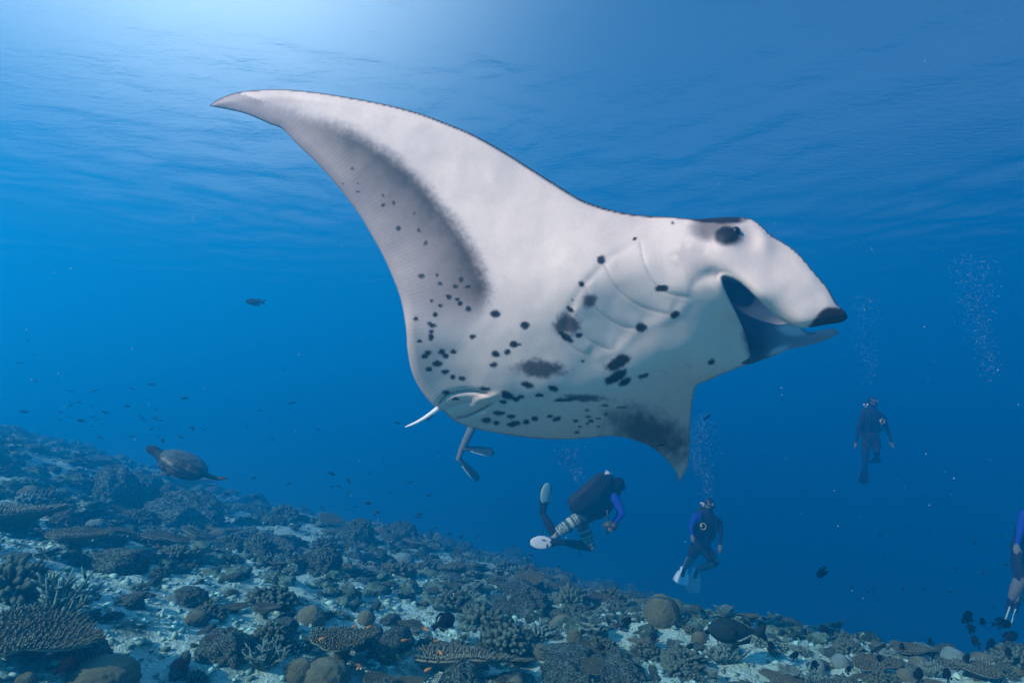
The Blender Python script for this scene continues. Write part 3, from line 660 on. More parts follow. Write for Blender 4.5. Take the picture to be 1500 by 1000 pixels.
def sheet(OUT, depth, thick, step, relief=None, paint=None, back=(.028, .028, .034)):
    x0, y0 = OUT.min(0); x1, y1 = OUT.max(0); h = step*.866
    G = np.array([(x0+step*(i+.5*(j % 2)), y0+h*j) for j in range(int((y1-y0)/h)+1) for i in range(int((x1-x0)/step)+1)])
    G = G[inside(G, OUT)]; dd, _, _ = seg_dist(G, OUT, True); G = G[dd > step*.55]
    n = len(OUT); pts = [Vector(p) for p in OUT]+[Vector(p) for p in G]
    r = delaunay_2d_cdt(pts, [(i, (i+1) % n) for i in range(n)], [list(range(n))], 1, 1e-4, False)
    Q = np.array([p[:] for p in r[0]]); T = np.array([t for t in r[2] if len(t) == 3])
    T = T[inside(Q[T].mean(1), OUT)]
    ar = (Q[T[:, 1], 0]-Q[T[:, 0], 0])*(Q[T[:, 2], 1]-Q[T[:, 0], 1])-(Q[T[:, 1], 1]-Q[T[:, 0], 1])*(Q[T[:, 2], 0]-Q[T[:, 0], 0])
    T[ar > 0] = T[ar > 0][:, ::-1]
    Yd = depth(Q); dk = np.zeros(len(Q))
    if relief: z, dk = relief(Q); ed, _, _ = seg_dist(Q, OUT, True); Yd = Yd+z*smooth(0, 7, ed)
    ed, _, _ = seg_dist(Q, OUT, True)
    dx = (Q[:, 0]-750)/F; dy = (500-Q[:, 1])/F
    D = np.stack([dx, math.cos(PITCH)-math.sin(PITCH)*dy, math.sin(PITCH)+math.cos(PITCH)*dy], -1)
    Yd = Yd+.022*(1-smooth(0, 1, np.sqrt(np.clip(ed/14, 0, 1))))      # rounded rim
    V = D*(Yd/D[:, 1])[:, None]
    N = np.zeros_like(V); fn = np.cross(V[T[:, 1]]-V[T[:, 0]], V[T[:, 2]]-V[T[:, 0]])
    for i in range(3): np.add.at(N, T[:, i], fn)
    N /= np.linalg.norm(N, axis=1)[:, None]+1e-12
    if (N*D).sum(1).mean() > 0: N = -N; T = T[:, ::-1]
    un = D/np.linalg.norm(D, axis=1)[:, None]
    bdir = -N*.55+un*.45; bdir /= np.linalg.norm(bdir, axis=1)[:, None]
    t = np.minimum(thick(Q), .007*ed+.004)*smooth(-1, 2, ed)
    B = V+bdir*(t+.004)[:, None]
    c1 = paint(Q, dk) if paint else np.full((len(Q), 3), .5)
    nv = len(V); rim = [e for e in range(n)]
    # boundary edges from the triangulation itself
    E = np.concatenate([T[:, [0, 1]], T[:, [1, 2]], T[:, [2, 0]]]); key = {}
    for a_, b_ in E.tolist(): key[(a_, b_)] = key.get((a_, b_), 0)+1
    bnd = [(a_, b_) for (a_, b_) in key if (b_, a_) not in key]
    Tb = T[:, ::-1]+nv
    side = np.array([q for a_, b_ in bnd for q in ((b_, a_, a_+nv), (b_, a_+nv, b_+nv))])
    return np.concatenate([V, B]), np.concatenate([T, Tb, side]), np.concatenate([c1, np.tile(back, (nv, 1))]), Q
def thick1(Q):
    ax = np.array([(640, 600), (760, 545), (900, 480), (1010, 420), (1080, 380)]); d, t, _ = seg_dist(Q, ax.astype(float)); w = t/t.max()
    return .022+(.10+.26*smooth(0, .5, w))*np.exp(-(d/(70+60*w))**2)
V1, T1, C1, Q1 = sheet(OUT1, lambda Q: tps_eval(d1[:, :2]/300, W1, Q/300), thick1, 2.7, relief1, pigment)
# far side of the head: mouth cavity and far cephalic fin, behind the jaw
OUT2 = spline([(1040, 412), (1058, 398), (1090, 408), (1130, 445), (1160, 472), (1172, 479.5), (1188, 486.7), (1203, 483.6), (1223, 482.0), (1229, 486.5), (1220, 493.2), (1203, 500.4), (1173.6, 507.8), (1153, 512.2), (1139, 519), (1118.5, 526.2), (1092, 533.5), (1060, 516), (1046, 470)], 2.5, True)
D2 = np.array([(1040, 412, 3.06), (1090, 408, 3.2), (1060, 470, 3.08), (1095, 450, 3.25), (1130, 460, 3.27), (1118, 526, 3.02), (1090, 530, 3.03), (1110, 495, 3.06), (1135, 492, 3.13), (1135, 515, 3.04), (1165, 485, 3.12), (1160, 505, 3.06), (1228, 487, 3.0), (1200, 492, 3.05)])
W2 = tps_fit(D2[:, :2]/300, D2[:, 2])
def far_head_paint(Q, dk):
    x, y = Q[:, 0], Q[:, 1]; n1 = fbm(np.stack([x/9, y/9, 0*x], -1), 3)
    d = (.95-.33*smooth(1108, 1150, x)*smooth(460, 484, y))*(1-.85*smooth(1.3, .5, ell(Q, 1160, 484, 22, 7, -12, .3*n1)))*(1-.8*smooth(1.3, .5, ell(Q, 1142, 512, 16, 5, 22, .3*n1)))  # dark lining, with mouth shade and two pale highlights painted into the colour
    d = np.maximum(d, .80*smooth(1.2, .5, ell(Q, 1088, 440, 42, 34, -40, .3*n1)))
    d = np.maximum(d, .80*smooth(1.2, .4, ell(Q, 1120, 484, 18, 24, 0, .5*n1)))
    d = np.maximum(d, .9*smooth(1.25, .7, ell(Q, 1186, 484, 12, 6, -10, .2*n1)))
    d = np.maximum(d, .55*smooth(1.3, .6, ell(Q, 1205, 492, 34, 8.5, 12, .2*n1)))
    d = np.maximum(d, .6*smooth(1.3, .4, ell(Q, 1100, 510, 16, 22, 0, .4*n1)))
    return np.array([.70, .57, .53])*(1-d[:, None])+np.array([.02, .06, .10])*d[:, None]
V2, T2, C2, _ = sheet(OUT2, lambda Q: tps_eval(D2[:, :2]/300, W2, Q/300), lambda Q: np.full(len(Q), .05), 3.0, None, far_head_paint)
VM = np.concatenate([V1, V2]); TM = np.concatenate([T1, T2+len(V1)]); CM = np.concatenate([C1, C2])
nq = len(Q1); allQ = np.concatenate([Q1, Q1]); trd, trt, _ = seg_dist(Q1, np.concatenate([sL[len(sL)//2:], sT]))
fin = smooth(95, 8, trd); fin = np.concatenate([fin, fin*0, np.zeros(len(V2))]); arc = np.concatenate([trt, trt, np.zeros(len(V2))])
k = NB('manta_skin'); ca = k.attr('pigment').outputs['Color']; oc = k.pos()
st = k.n('ShaderNodeMath', operation='SINE'); sm = k.n('ShaderNodeMath', operation='MULTIPLY'); k.l(k.attr('arc').outputs['Fac'], sm.inputs[0]); sm.inputs[1].default_value = 1.15; k.l(sm.outputs[0], st.inputs[0])
sf = k.n('ShaderNodeMath', operation='MULTIPLY'); k.l(st.outputs[0], sf.inputs[0]); k.l(k.attr('fin_rays').outputs['Fac'], sf.inputs[1])
nz = k.noise(90, 3, .6, oc); nl = k.noise(5, 4, .6, oc)
c = k.mix(k.ramp(nz, .3, .72), k.mix(.05, ca, (0, 0, 0)), ca)
c = k.mix(k.ramp(nl, .35, .75), c, k.mix(.07, c, (0, 0, .01)))
c = k.mix(k.ramp(k.noise(23, 5, .7, oc), .52, .70), c, k.mix(.04, c, (.02, .0, .03)))
c = k.mix(k.ramp(sf.outputs[0], 0, 1.0), c, k.mix(.06, c, (0, 0, .02)))
k.l(c, k.b.inputs['Base Color']); k.b.inputs['Roughness'].default_value = .5; k.b.inputs['Specular IOR Level'].default_value = .14
hs = k.n('ShaderNodeMath', operation='MULTIPLY_ADD'); k.l(sf.outputs[0], hs.inputs[0]); hs.inputs[1].default_value = .5; k.l(nz, hs.inputs[2]); k.bump(hs.outputs[0], .07, .004)
MANTA_O = at(900, 470, 2.95)
mme = mk_mesh('manta_body', VM-np.array(MANTA_O), TM, k.m, True, {'pigment': CM, 'arc': arc, 'fin_rays': fin})
manta = tag(obj('manta_ray', mme, None, MANTA_O), 'huge manta ray gliding with white spotted belly and dark edged wings', 'manta ray')
def child(name, me, par, loc=(0, 0, 0)): o = obj(name, me, par, loc); return o
M_EYE = flat('manta_eye', (.008, .008, .012), .35, .3)
pe = at(1078, 339.5, 2.668)
vdir = -pe.normalized(); ME = vdir.to_track_quat('Z', 'Y').to_matrix()
eye = child('eye', MB().ball((0, 0, 0), (.021, .024, .020), 16, 10, ME).mesh('eye', M_EYE), manta, pe-MANTA_O)
tb = MB(); ta, te = at(643, 597, 3.36), at(594, 625, 3.55)
tb.tube([ta.lerp(te, t)+Vector((0, 0, -.012*math.sin(3.1*t))) for t in np.linspace(0, 1, 9)], [.016, .014, .0125, .0115, .010, .009, .008, .0065, .004], 10)
child('tail', tb.mesh('tail', flat('manta_tail', (.82, .78, .76), .5, .3, .12, 30)), manta, -MANTA_O)

# ------------------------------------------------------------------ divers
def remeshed(b, vox, it=6):
    me = b.mesh('raw'); o = bpy.data.objects.new('raw', me); col.objects.link(o)
    m = o.modifiers.new('r', 'REMESH'); m.mode = 'VOXEL'; m.voxel_size = vox
    s = o.modifiers.new('s', 'SMOOTH'); s.iterations = it; s.factor = .5
    dg = bpy.context.evaluated_depsgraph_get(); out = bpy.data.meshes.new_from_object(o.evaluated_get(dg))
    bpy.data.objects.remove(o); bpy.data.meshes.remove(me)
    out.polygons.foreach_set('use_smooth', [True]*len(out.polygons)); out.materials.clear(); return out
def cattr(me, name, C):
    t = me.attributes.new(name, 'FLOAT_COLOR', 'POINT'); t.data.foreach_set('color', np.concatenate([C, np.ones((len(C), 1))], 1).astype(np.float32).ravel())
def verts(me):
    v = np.empty(len(me.vertices)*3, np.float32); me.vertices.foreach_get('co', v); return v.reshape(-1, 3)
def attr_mat(name, rough=.7, spec=.2, mott=.15, scale=25):
    k = NB(name); c = k.attr('pigment').outputs['Color']; n = k.noise(scale, 4, .6, k.obj_coord())
    k.l(k.mix(k.ramp(n, .35, .7), c, k.mix(mott, c, (.5, .5, .5))), k.b.inputs['Base Color'])
    k.b.inputs['Roughness'].default_value = rough; k.b.inputs['Specular IOR Level'].default_value = spec; k.bump(n, .2, .01); return k.m
M_BODY = attr_mat('diver_body', .9, .05, mott=.015)
M_VEST = flat('dive_vest_black', (.008, .010, .014), .9, .04, .3, 15); M_TANK = flat('dive_tank', (.018, .02, .026), .6, .12, .2, 12)
M_RUB = flat('black_rubber', (.008, .009, .011), .8, .06, .2, 20); M_GLASS = flat('mask_glass', (.16, .2, .22), .08, .6)
M_STEEL = flat('steel', (.5, .5, .5), .3, .5, .1, 30); M_YEL = flat('yellow_hose', (.55, .5, .12), .5, .3, .1, 30)
SUIT = (.011, .014, .022); BLUE = (.012, .04, .32); SKIN = (.18, .18, .155); STRIPE = (.30, .34, .28)
def diver(name, label, Y, J, back, fins, col_arm=(SUIT, SUIT), col_leg=(SUIT, SUIT), col_shin=(SUIT, SUIT), stripes=(), gear=True, hair=SUIT, face=None, vox=.02, vest=1.0):
    P = {q: at(v[0], v[1], Y+(v[2] if len(v) > 2 else 0)) for q, v in J.items() if q != 'hose'}
    O = P['pelvis'].copy()
    root = tag(obj(name, None, None, O), label, 'diver'); root.empty_display_size = .1
    P = {q: v-O for q, v in P.items()}
    ch, pe_, hd = P['chest'], P['pelvis'], P['head']
    up = (ch-pe_).normalized(); bk = Vector(back); bk = (bk-up*bk.dot(up)).normalized(); rt = up.cross(bk)
    b = MB(); bones = []
    def limb(a, c, r0, r1, colr, n=7):
        b.tube([a.lerp(c, t) for t in np.linspace(0, 1, n)], [r0+(r1-r0)*t+.012*math.sin(math.pi*t)*(r0 > .05) for t in np.linspace(0, 1, n)], 10); b.ball(c, r1, 8, 6); b.ball(a, r0, 8, 6)
        bones.append((a, c, colr))
    M = Matrix((rt, bk, up)).transposed()
    L = (ch-pe_).length
    b.ball(pe_+up*.02, (.165, .12, .15), 12, 8, M); b.ball(pe_.lerp(ch, .5), (.155, .11, L*.5+.06), 12, 8, M); b.ball(ch+up*.02, (.19, .125, .19), 12, 8, M)
    bones += [(pe_, ch, SUIT), (ch, ch+up*.15, SUIT)]
    fd = Vector(face).normalized() if face else -bk
    hup = (hd-ch).normalized(); hr = hup.cross(fd).normalized(); fd = hr.cross(hup)
    MH = Matrix((hr, fd, hup)).transposed()
    limb(ch+up*.12, hd-hup*.05, .062, .055, SUIT, 4)
    b.ball(hd, (.078, .098, .118), 14, 10, MH); b.ball(hd+fd*.035-hup*.06, (.055, .06, .055), 10, 8, MH)     # skull, jaw
    b.ball(hd+fd*.102-hup*.015, (.014, .018, .024), 8, 6, MH)                                                  # nose
    for s in (-1, 1): b.ball(hd+hr*.08*s-hup*.01, (.012, .022, .03), 8, 6, MH)                                 # ears
    hb = len(bones); bones.append((hd-hup*.05, hd+hup*.06, SKIN))
    for s, tagn in ((0, 'r'), (1, 'l')):
        sg = -1 if tagn == 'r' else 1
        sh = P.get('sh_'+tagn, ch+up*.08+rt*.19*sg); el = P['el_'+tagn]; ha = P['ha_'+tagn]
        limb(sh, el, .058, .044, col_arm[s]); limb(el, ha, .044, .03, col_arm[s])
        hdv = (ha-el).normalized(); sd = hdv.cross(up); sd = sd.normalized() if sd.length > .1 else rt
        nn = hdv.cross(sd)
        b.ball(ha+hdv*.045, (.026, .045, .05), 8, 6, Matrix((nn, sd, hdv)).transposed()); bones.append((ha+hdv*.02, ha+hdv*.18, SKIN))
        for fi, (off, ln) in enumerate(((-.03, .065), (-.01, .078), (.011, .072), (.031, .055))):
            p0 = ha+hdv*.075+sd*off; b.tube([p0, p0+hdv*ln*.55+nn*.008, p0+hdv*ln*.9+nn*.03], [.0125, .012, .0105], 6)
        p0 = ha+hdv*.03+sd*-.038; b.tube([p0, p0+hdv*.03-sd*.022+nn*.012, p0+hdv*.055-sd*.024+nn*.026], [.014, .013, .011], 6)
        hp = P.get('hp_'+tagn, pe_+rt*.10*sg-up*.04); kn = P['kn_'+tagn]; an_ = P['an_'+tagn]
        limb(hp, kn, .095, .065, col_leg[s]); limb(kn, an_, .064, .042, col_shin[s])
        fv = (P['ft_'+tagn]-an_).normalized(); limb(an_, an_+fv*.14, .045, .038, SUIT, 4)
    me = remeshed(b, vox); V = verts(me); best = np.full(len(V), 9.0); C = np.zeros((len(V), 3))
    for i, (a, c, colr) in enumerate(bones):
        a_, d_ = np.array(a), np.array(c-a); t = np.clip(((V-a_) @ d_)/(d_ @ d_+1e-9), 0, 1); e = np.linalg.norm(V-a_-t[:, None]*d_, axis=1)
        m = e < best; best[m] = e[m]; cc = np.tile(np.array(colr), (len(V), 1))
        if colr == STRIPE: cc = np.where((np.sin(t*44+3*np.sin(t*9)) > .1)[:, None], np.array(STRIPE)*1.5, np.array((.03, .09, .10)))
        if i == hb:
            rel = V-np.array(hd); hm = (rel @ np.array(fd) < .035) | (rel @ np.array(hup) > .07); cc[hm] = hair
        C[m] = cc[m]
    cattr(me, 'pigment', C); me.materials.append(M_BODY); obj('body', me, root)
    # fins
    for f in fins:
        a_ = P['an_'+f['leg']]; tip = P['ft_'+f['leg']]; fv = (tip-a_).normalized(); ln = (tip-a_).length
        wv = Vector(f['wide']); wv = (wv-fv*wv.dot(fv)).normalized(); nn = fv.cross(wv)
        prof = f.get('prof', [(.0, .05), (.25, .055), (.34, .075), (.6, .095), (.88, .108), (1.0, .085)]); w = f.get('w', 1.0)
        Vt = []; K = 5; nP = len(prof)
        for s in (-1, 1):
            for (t, hw) in prof:
                for q in np.linspace(-1, 1, K):
                    Vt.append(a_+fv*(t*ln-.03*(q*q)*(t > .95))+wv*(hw*w*q)+nn*(s*(.034*(1-t)**3+.004)*(1-.5*abs(q))+.04*math.sin(t*2.2)*f.get('bend', 0)+.006*abs(q)))
        n1_ = nP*K; Fc = []
        for i in range(nP-1):
            for j in range(K-1):
                q0 = i*K+j; Fc += [(q0, q0+1, q0+K+1, q0+K), (n1_+q0, n1_+q0+K, n1_+q0+K+1, n1_+q0+1)]
        for i in range(nP-1):
            for j in (0, K-1):
                q0 = i*K+j; Fc.append((q0, q0+K, n1_+q0+K, n1_+q0))
        for j in range(K-1): Fc += [(j, n1_+j, n1_+j+1, j+1), ((nP-1)*K+j, (nP-1)*K+j+1, n1_+(nP-1)*K+j+1, n1_+(nP-1)*K+j)]
        fo = obj('swim_fin', mk_mesh('swim_fin', Vt, Fc, M_RUB if f.get('m') is None else f['m']), root)
        rb = MB()
        for q in (-1, 1):
            rb.tube([a_+fv*(t*ln)+wv*(hw*w*q*.97)+nn*.008 for t, hw in prof[1:-1]], .009, 6)
        obj('fin_rib', rb.mesh('fin_rib', f.get('rib', M_RUB)), fo)
        if f.get('pad'):
            pb = MB(); ct = a_+fv*(ln*f['pad'][0]); pb.ball(ct, (f['pad'][2]*w, .016, f['pad'][1]), 18, 10, Matrix((wv, nn, fv)).transposed())
            tag(obj('fin_blade', pb.mesh('fin_blade', f['padm']), fo), 'pale reflective fin blade')
    if gear:
        v = MB(); v.ball(ch-up*.02+bk*.02, (.205, .155*vest, .22*vest), 14, 10, M); v.ball(pe_.lerp(ch, .45)+bk*.03, (.19, .145*vest, .17*vest), 14, 10, M); v.ball(ch+bk*.12*vest-up*.1, (.19*vest, .09*vest, .28*vest), 12, 8, M)
        vo = obj('buoyancy_vest', remeshed(v, .025, 4), root); vo.data.materials.append(M_VEST)
        for s in (-1, 1):
            q = MB(); q.tube([ch+up*.13+rt*.11*s+bk*.08, ch+up*.12+rt*.13*s-bk*.10, ch-up*.08+rt*.13*s-bk*.155, ch-up*.25+rt*.12*s-bk*.13], .02, 6); obj('strap', q.mesh('strap', M_RUB), vo)
        t0 = pe_.lerp(ch, .1)+bk*.24; t1 = ch+up*.14+bk*.24; q = MB()
        q.tube([t0-up*.05, t0, t1, t1+up*.05, t1+up*.085], [.06, .09, .09, .065, .025], 14); tk = obj('tank', q.mesh('tank', M_TANK), root)
        q = MB(); q.tube([t1+up*.08, t1+up*.14], .022, 8); q.tube([t1+up*.13-rt*.05, t1+up*.13+rt*.06], .02, 8); q.ball(t1+up*.13+bk*-.05, .035); obj('valve', q.mesh('valve', M_STEEL), tk)
        mo = hd+fd*.115-hup*.06
        q = MB(); q.ball(mo, (.034, .03, .028), 10, 8, MH); q.tube([mo, mo+fd*.03], [.03, .024], 10); rg = obj('regulator', q.mesh('regulator', M_RUB), root)
        sd = J.get('hose', (1,))[0]; q = MB(); h0 = t1+up*.13; h1 = mo+hr*.03*sd; mid = (h0+h1)/2+hr*.20*sd+hup*.10
        q.tube([h0.lerp(mid, t)*(1-t)+mid.lerp(h1, t)*t for t in np.linspace(0, 1, 12)], .0105, 6); obj('hose', q.mesh('hose', M_RUB), rg)
        q = MB(); c0 = ch-up*.05+rt*.10*sd-bk*.165; q.tube([c0+rt*.05*math.cos(t)+up*.05*math.sin(t) for t in np.linspace(0, 5.4, 14)], .008, 6); q.ball(c0+rt*.03, .022); obj('spare_regulator', q.mesh('spare_regulator', M_YEL), root)
        q = MB(); g0 = pe_+rt*.16+up*.1-bk*.05; q.tube([ch+rt*.15-bk*.1, g0+rt*.05, g0-up*.12], .009, 6); q.ball(g0-up*.15, (.03, .02, .05), 8, 6); obj('gauge', q.mesh('gauge', M_RUB), root)
    q = MB(); q.ball(hd+fd*.078+hup*.022, (.078, .042, .05), 14, 8, MH); mk_ = obj('mask', q.mesh('mask', M_RUB), root)
    for s in (-1, 1):
        q = MB(); q.ball(hd+fd*.112+hup*.024+hr*.032*s, (.027, .012, .03), 10, 8, MH); obj('lens', q.mesh('lens', M_GLASS), mk_)
    q = MB(); q.tube([hd+MH @ Vector((.088*math.cos(t), .104*math.sin(t), .03)) for t in np.linspace(2.2, 7.2, 16)], .011, 6); obj('mask_strap', q.mesh('mask_strap', M_RUB), mk_)
    return root, P, O
M_PALE = flat('pale_fin_glow', (.80, .86, .86), .35, .5, .05, 10); M_TEAL = flat('pale_teal_fin', (.36, .62, .56), .4, .4, .08, 10)
M_BLUEF = flat('light_blue_fin', (.55, .72, .80), .45, .4, .1, 8); M_FINS = flat('dark_fin_with_stripes', (.03, .06, .06), .5, .3, .2, 12); M_FRIB = flat('pale_green_fin_rib', (.45, .68, .58), .5, .3, .1, 12)
BLK = (.006, .006, .008)
# diver with striped leggings, swimming away along the slope
d_, P_, O_ = diver('diver', 'scuba diver in striped leggings kicking white bladed fins below the manta', 8.4,
      dict(pelvis=(850, 758), chest=(884, 728), head=(904, 709, -.05), el_r=(912, 752, -.35), ha_r=(900, 768, -.5), el_l=(908, 750, .35), ha_l=(894, 772, .2), sh_r=(900, 727, -.18), sh_l=(898, 724, .2), hp_r=(846, 760, -.1), hp_l=(852, 766, .1),
           kn_r=(812, 783, -.15), an_r=(795, 752, -.05), ft_r=(802, 708, -.05), kn_l=(866, 801, .1), an_l=(826, 794, .15), ft_l=(776, 794, .1), hose=(-1,)),
      (-.55, -.25, .8), [dict(leg='r', wide=(1, .5, 0), w=.85, pad=(.66, .155, .10), padm=M_TEAL), dict(leg='l', wide=(.1, .3, 1), w=.75, pad=(.66, .165, .12), padm=M_PALE)],
      col_arm=(BLUE, BLUE), col_leg=(STRIPE, STRIPE), face=(.85, .35, -.2), hair=BLK, vest=1.4)
q = MB(); c0 = at(893, 769, 7.9)
q.ball(c0, (.09, .07, .06), 12, 8); q.ball(c0+Vector((.05, -.05, .0)), (.05, .05, .05), 10, 8); q.tube([c0+Vector((-.02, 0, .05)), c0+Vector((-.03, 0, .2))], .012, 6); q.tube([c0+Vector((-.1, 0, 0)), c0+Vector((.1, 0, 0))], .015, 6)
tag(obj('dive_camera', q.mesh('dive_camera', flat('camera_housing', (.05, .055, .04), .5, .4, .3, 14))), 'bulky underwater camera held by the diver in striped leggings', 'camera')
diver('diver', 'scuba diver in shorts with bare legs and pale blue fins facing the manta', 10.0,
      dict(pelvis=(1027, 800), chest=(1034, 765), head=(1039, 739), el_r=(1056, 776, -.1), ha_r=(1055, 797, -.2), el_l=(1012, 772, -.1), ha_l=(1014, 784, -.3), kn_r=(1048, 824, -.2), an_r=(1021, 833, .1), ft_r=(1012, 868, .1),
           kn_l=(1012, 818, -.1), an_l=(1003, 831, .0), ft_l=(996, 856, -.1), hose=(1,)), (0, 1, .15),
      [dict(leg='r', wide=(1, -.2, .2), m=M_BLUEF, rib=M_BLUEF, w=1.15), dict(leg='l', wide=(1, -.2, .3), m=M_BLUEF, rib=M_BLUEF, w=1.2)], col_arm=(SUIT, BLUE), col_leg=(SUIT, SUIT), col_shin=(SKIN, SKIN), face=(-.15, -1, .05), hair=BLK)
diver('diver', 'black clad scuba diver hovering upright in open water with arms spread', 12.2,
      dict(pelvis=(1276, 641), chest=(1278, 612), head=(1278, 589), el_r=(1299, 627), ha_r=(1306, 647), el_l=(1257, 628), ha_l=(1254, 648), kn_r=(1284, 660, -.1), an_r=(1284, 668, .35), ft_r=(1281, 678, .9),
           kn_l=(1268, 663, -.1), an_l=(1267, 682), ft_l=(1264, 709), hose=(-1,)), (0, 1, .1),
      [dict(leg='r', wide=(1, 0, 0)), dict(leg='l', wide=(1, .1, 0))], face=(0, -1, 0), hair=BLK)
diver('diver', 'diver in blue sleeved top and dark shorts with pale edged fins beside the outer ridge', 7.6,
      dict(pelvis=(1508, 812), chest=(1524, 770), head=(1530, 742), el_r=(1544, 790), ha_r=(1548, 812), el_l=(1494, 778, -.1), ha_l=(1490, 798, -.25), kn_r=(1506, 852, .15), an_r=(1490, 880, .25), ft_r=(1478, 921, .3),
           kn_l=(1494, 848, -.1), an_l=(1482, 876, 0), ft_l=(1468, 917, .1), hose=(1,)), (.3, 1, .1),
      [dict(leg='r', wide=(1, .9, .2), m=M_FINS, rib=M_FRIB, w=.55), dict(leg='l', wide=(1, .9, .3), m=M_FINS, rib=M_FRIB, w=.55)], col_arm=(BLUE, BLUE), col_leg=(SUIT, SUIT), col_shin=(SKIN, SKIN), face=(-.4, -1, 0), hair=BLK)
diver('snorkeler', 'bare legged swimmer with striped fins hanging behind the manta', 9.4,
      dict(pelvis=(708, 590), chest=(720, 548), head=(728, 520), el_r=(742, 566), ha_r=(744, 590), el_l=(700, 566), ha_l=(694, 588), kn_r=(694, 622, -.1), an_r=(678, 656), ft_r=(724, 665, .1),
           kn_l=(690, 628, .15), an_l=(671, 672, .1), ft_l=(700, 704, .2)), (-.3, 1, .2),
      [dict(leg='r', wide=(.1, .8, .6), m=M_FINS, rib=M_FRIB, w=.8, bend=.8), dict(leg='l', wide=(.3, .8, .5), m=M_FINS, rib=M_FRIB, w=.8, bend=.8)], col_arm=(SKIN, SKIN), col_leg=(SUIT, SKIN), col_shin=(SKIN, SKIN), gear=False, face=(.3, -1, 0), hair=BLK)

# ------------------------------------------------------------------ turtle
TY = 6.4; TO = at(266, 680, TY)
def tp(px, py, dy=0): return at(px, py, TY+dy)-TO
turtle = tag(obj('sea_turtle', None, None, TO), 'brown sea turtle gliding head up over the reef slope', 'turtle'); turtle.empty_display_size = .1
ax = (tp(240, 668)-tp(294, 694)).normalized(); sdv = Vector((.25, .9, .1)); sdv = (sdv-ax*sdv.dot(ax)).normalized(); upv = sdv.cross(ax)
if upv.z < 0: upv = -upv
MT = Matrix((ax, sdv, upv)).transposed()
b = MB(); b.ball(tp(268, 686), (.235, .17, .075), 16, 8, MT); b.ball(tp(250, 680), (.13, .14, .07), 12, 8, MT)
b.tube([tp(250, 678), tp(240, 670, -.02), tp(231, 663, -.03), tp(224, 658, -.03)], [.085, .07, .055, .05], 10); b.ball(tp(223, 658.5, -.03), (.075, .05, .05), 12, 8, MT); b.ball(tp(218.5, 656, -.03), (.03, .026, .026), 8, 6, MT)
def flipper(P, w, nrm):
    n = len(P)
    for i in range(n-1):
        for t in np.linspace(0, 1, 5)[:-1]:
            ww = w[i]*(1-t)+w[i+1]*t; dd = (P[i+1]-P[i]).normalized(); s = dd.cross(nrm).normalized()
            b.ball(P[i].lerp(P[i+1], t), (ww*.5+.012, ww, .017), 10, 6, Matrix((dd, s, dd.cross(s))).transposed())
flipper([tp(253, 676, -.13), tp(268, 679, -.24), tp(282, 687, -.28), tp(292, 694, -.28)], [.06, .06, .045, .015], Vector((.2, -.9, .4)))
flipper([tp(256, 688, .12), tp(248, 694, .2), tp(234, 693, .28)], [.05, .05, .02], Vector((.2, -.4, .9)))
flipper([tp(294, 694, -.06), tp(308, 698, -.08), tp(322, 700.5, -.1), tp(334, 700, -.1)], [.035, .035, .035, .015], Vector((.1, -.5, .8)))
flipper([tp(292, 691, .12), tp(302, 694, .2), tp(310, 696, .26)], [.04, .04, .02], Vector((.1, -.3, .9)))
me = remeshed(b, .013, 4); V = verts(me); n = fbm(V*22, 2)
cattr(me, 'pigment', np.where((n > .0)[:, None], np.array([.016, .02, .018]), np.array([.05, .06, .048])))
me.materials.append(attr_mat('turtle_skin', .9, .05, .03, 30)); obj('body', me, turtle)
shv, shf = ico(5); sc0 = shv[:, 2] > -.25; sh = shv*np.array([.268, .185, .085]); sh[:, 2] = np.maximum(sh[:, 2], -.015); sh[:, 0] *= 1+.0*sh[:, 1]; sh[:, 1] *= 1-.5*np.clip(-sh[:, 0], 0, 1)
W = np.array([MT @ Vector(q) for q in sh])+np.array(tp(269, 681))+np.array(upv)*.03
k = NB('turtle_shell'); vo = k.n('ShaderNodeTexVoronoi', feature='DISTANCE_TO_EDGE'); vo.inputs['Scale'].default_value = 9; k.l(k.obj_coord(), vo.inputs['Vector'])
c = k.mix(k.ramp(k.noise(24, 4, .7, k.obj_coord()), .38, .62), (.022, .034, .028), (.10, .13, .10)); c = k.mix(k.ramp(vo.outputs['Distance'], .0, .05), (.11, .13, .10), c)
k.l(c, k.b.inputs['Base Color']); k.b.inputs['Roughness'].default_value = .5; k.bump(vo.outputs['Distance'], .5, .02)
obj('shell', mk_mesh('shell', W, shf, k.m), turtle)
for s in (-1, 1):
    q = MB(); q.ball(tp(221, 656.5, -.03)+sdv*.045*s+upv*.012, .009, 8, 6); obj('eye', q.mesh('eye', M_EYE), turtle)

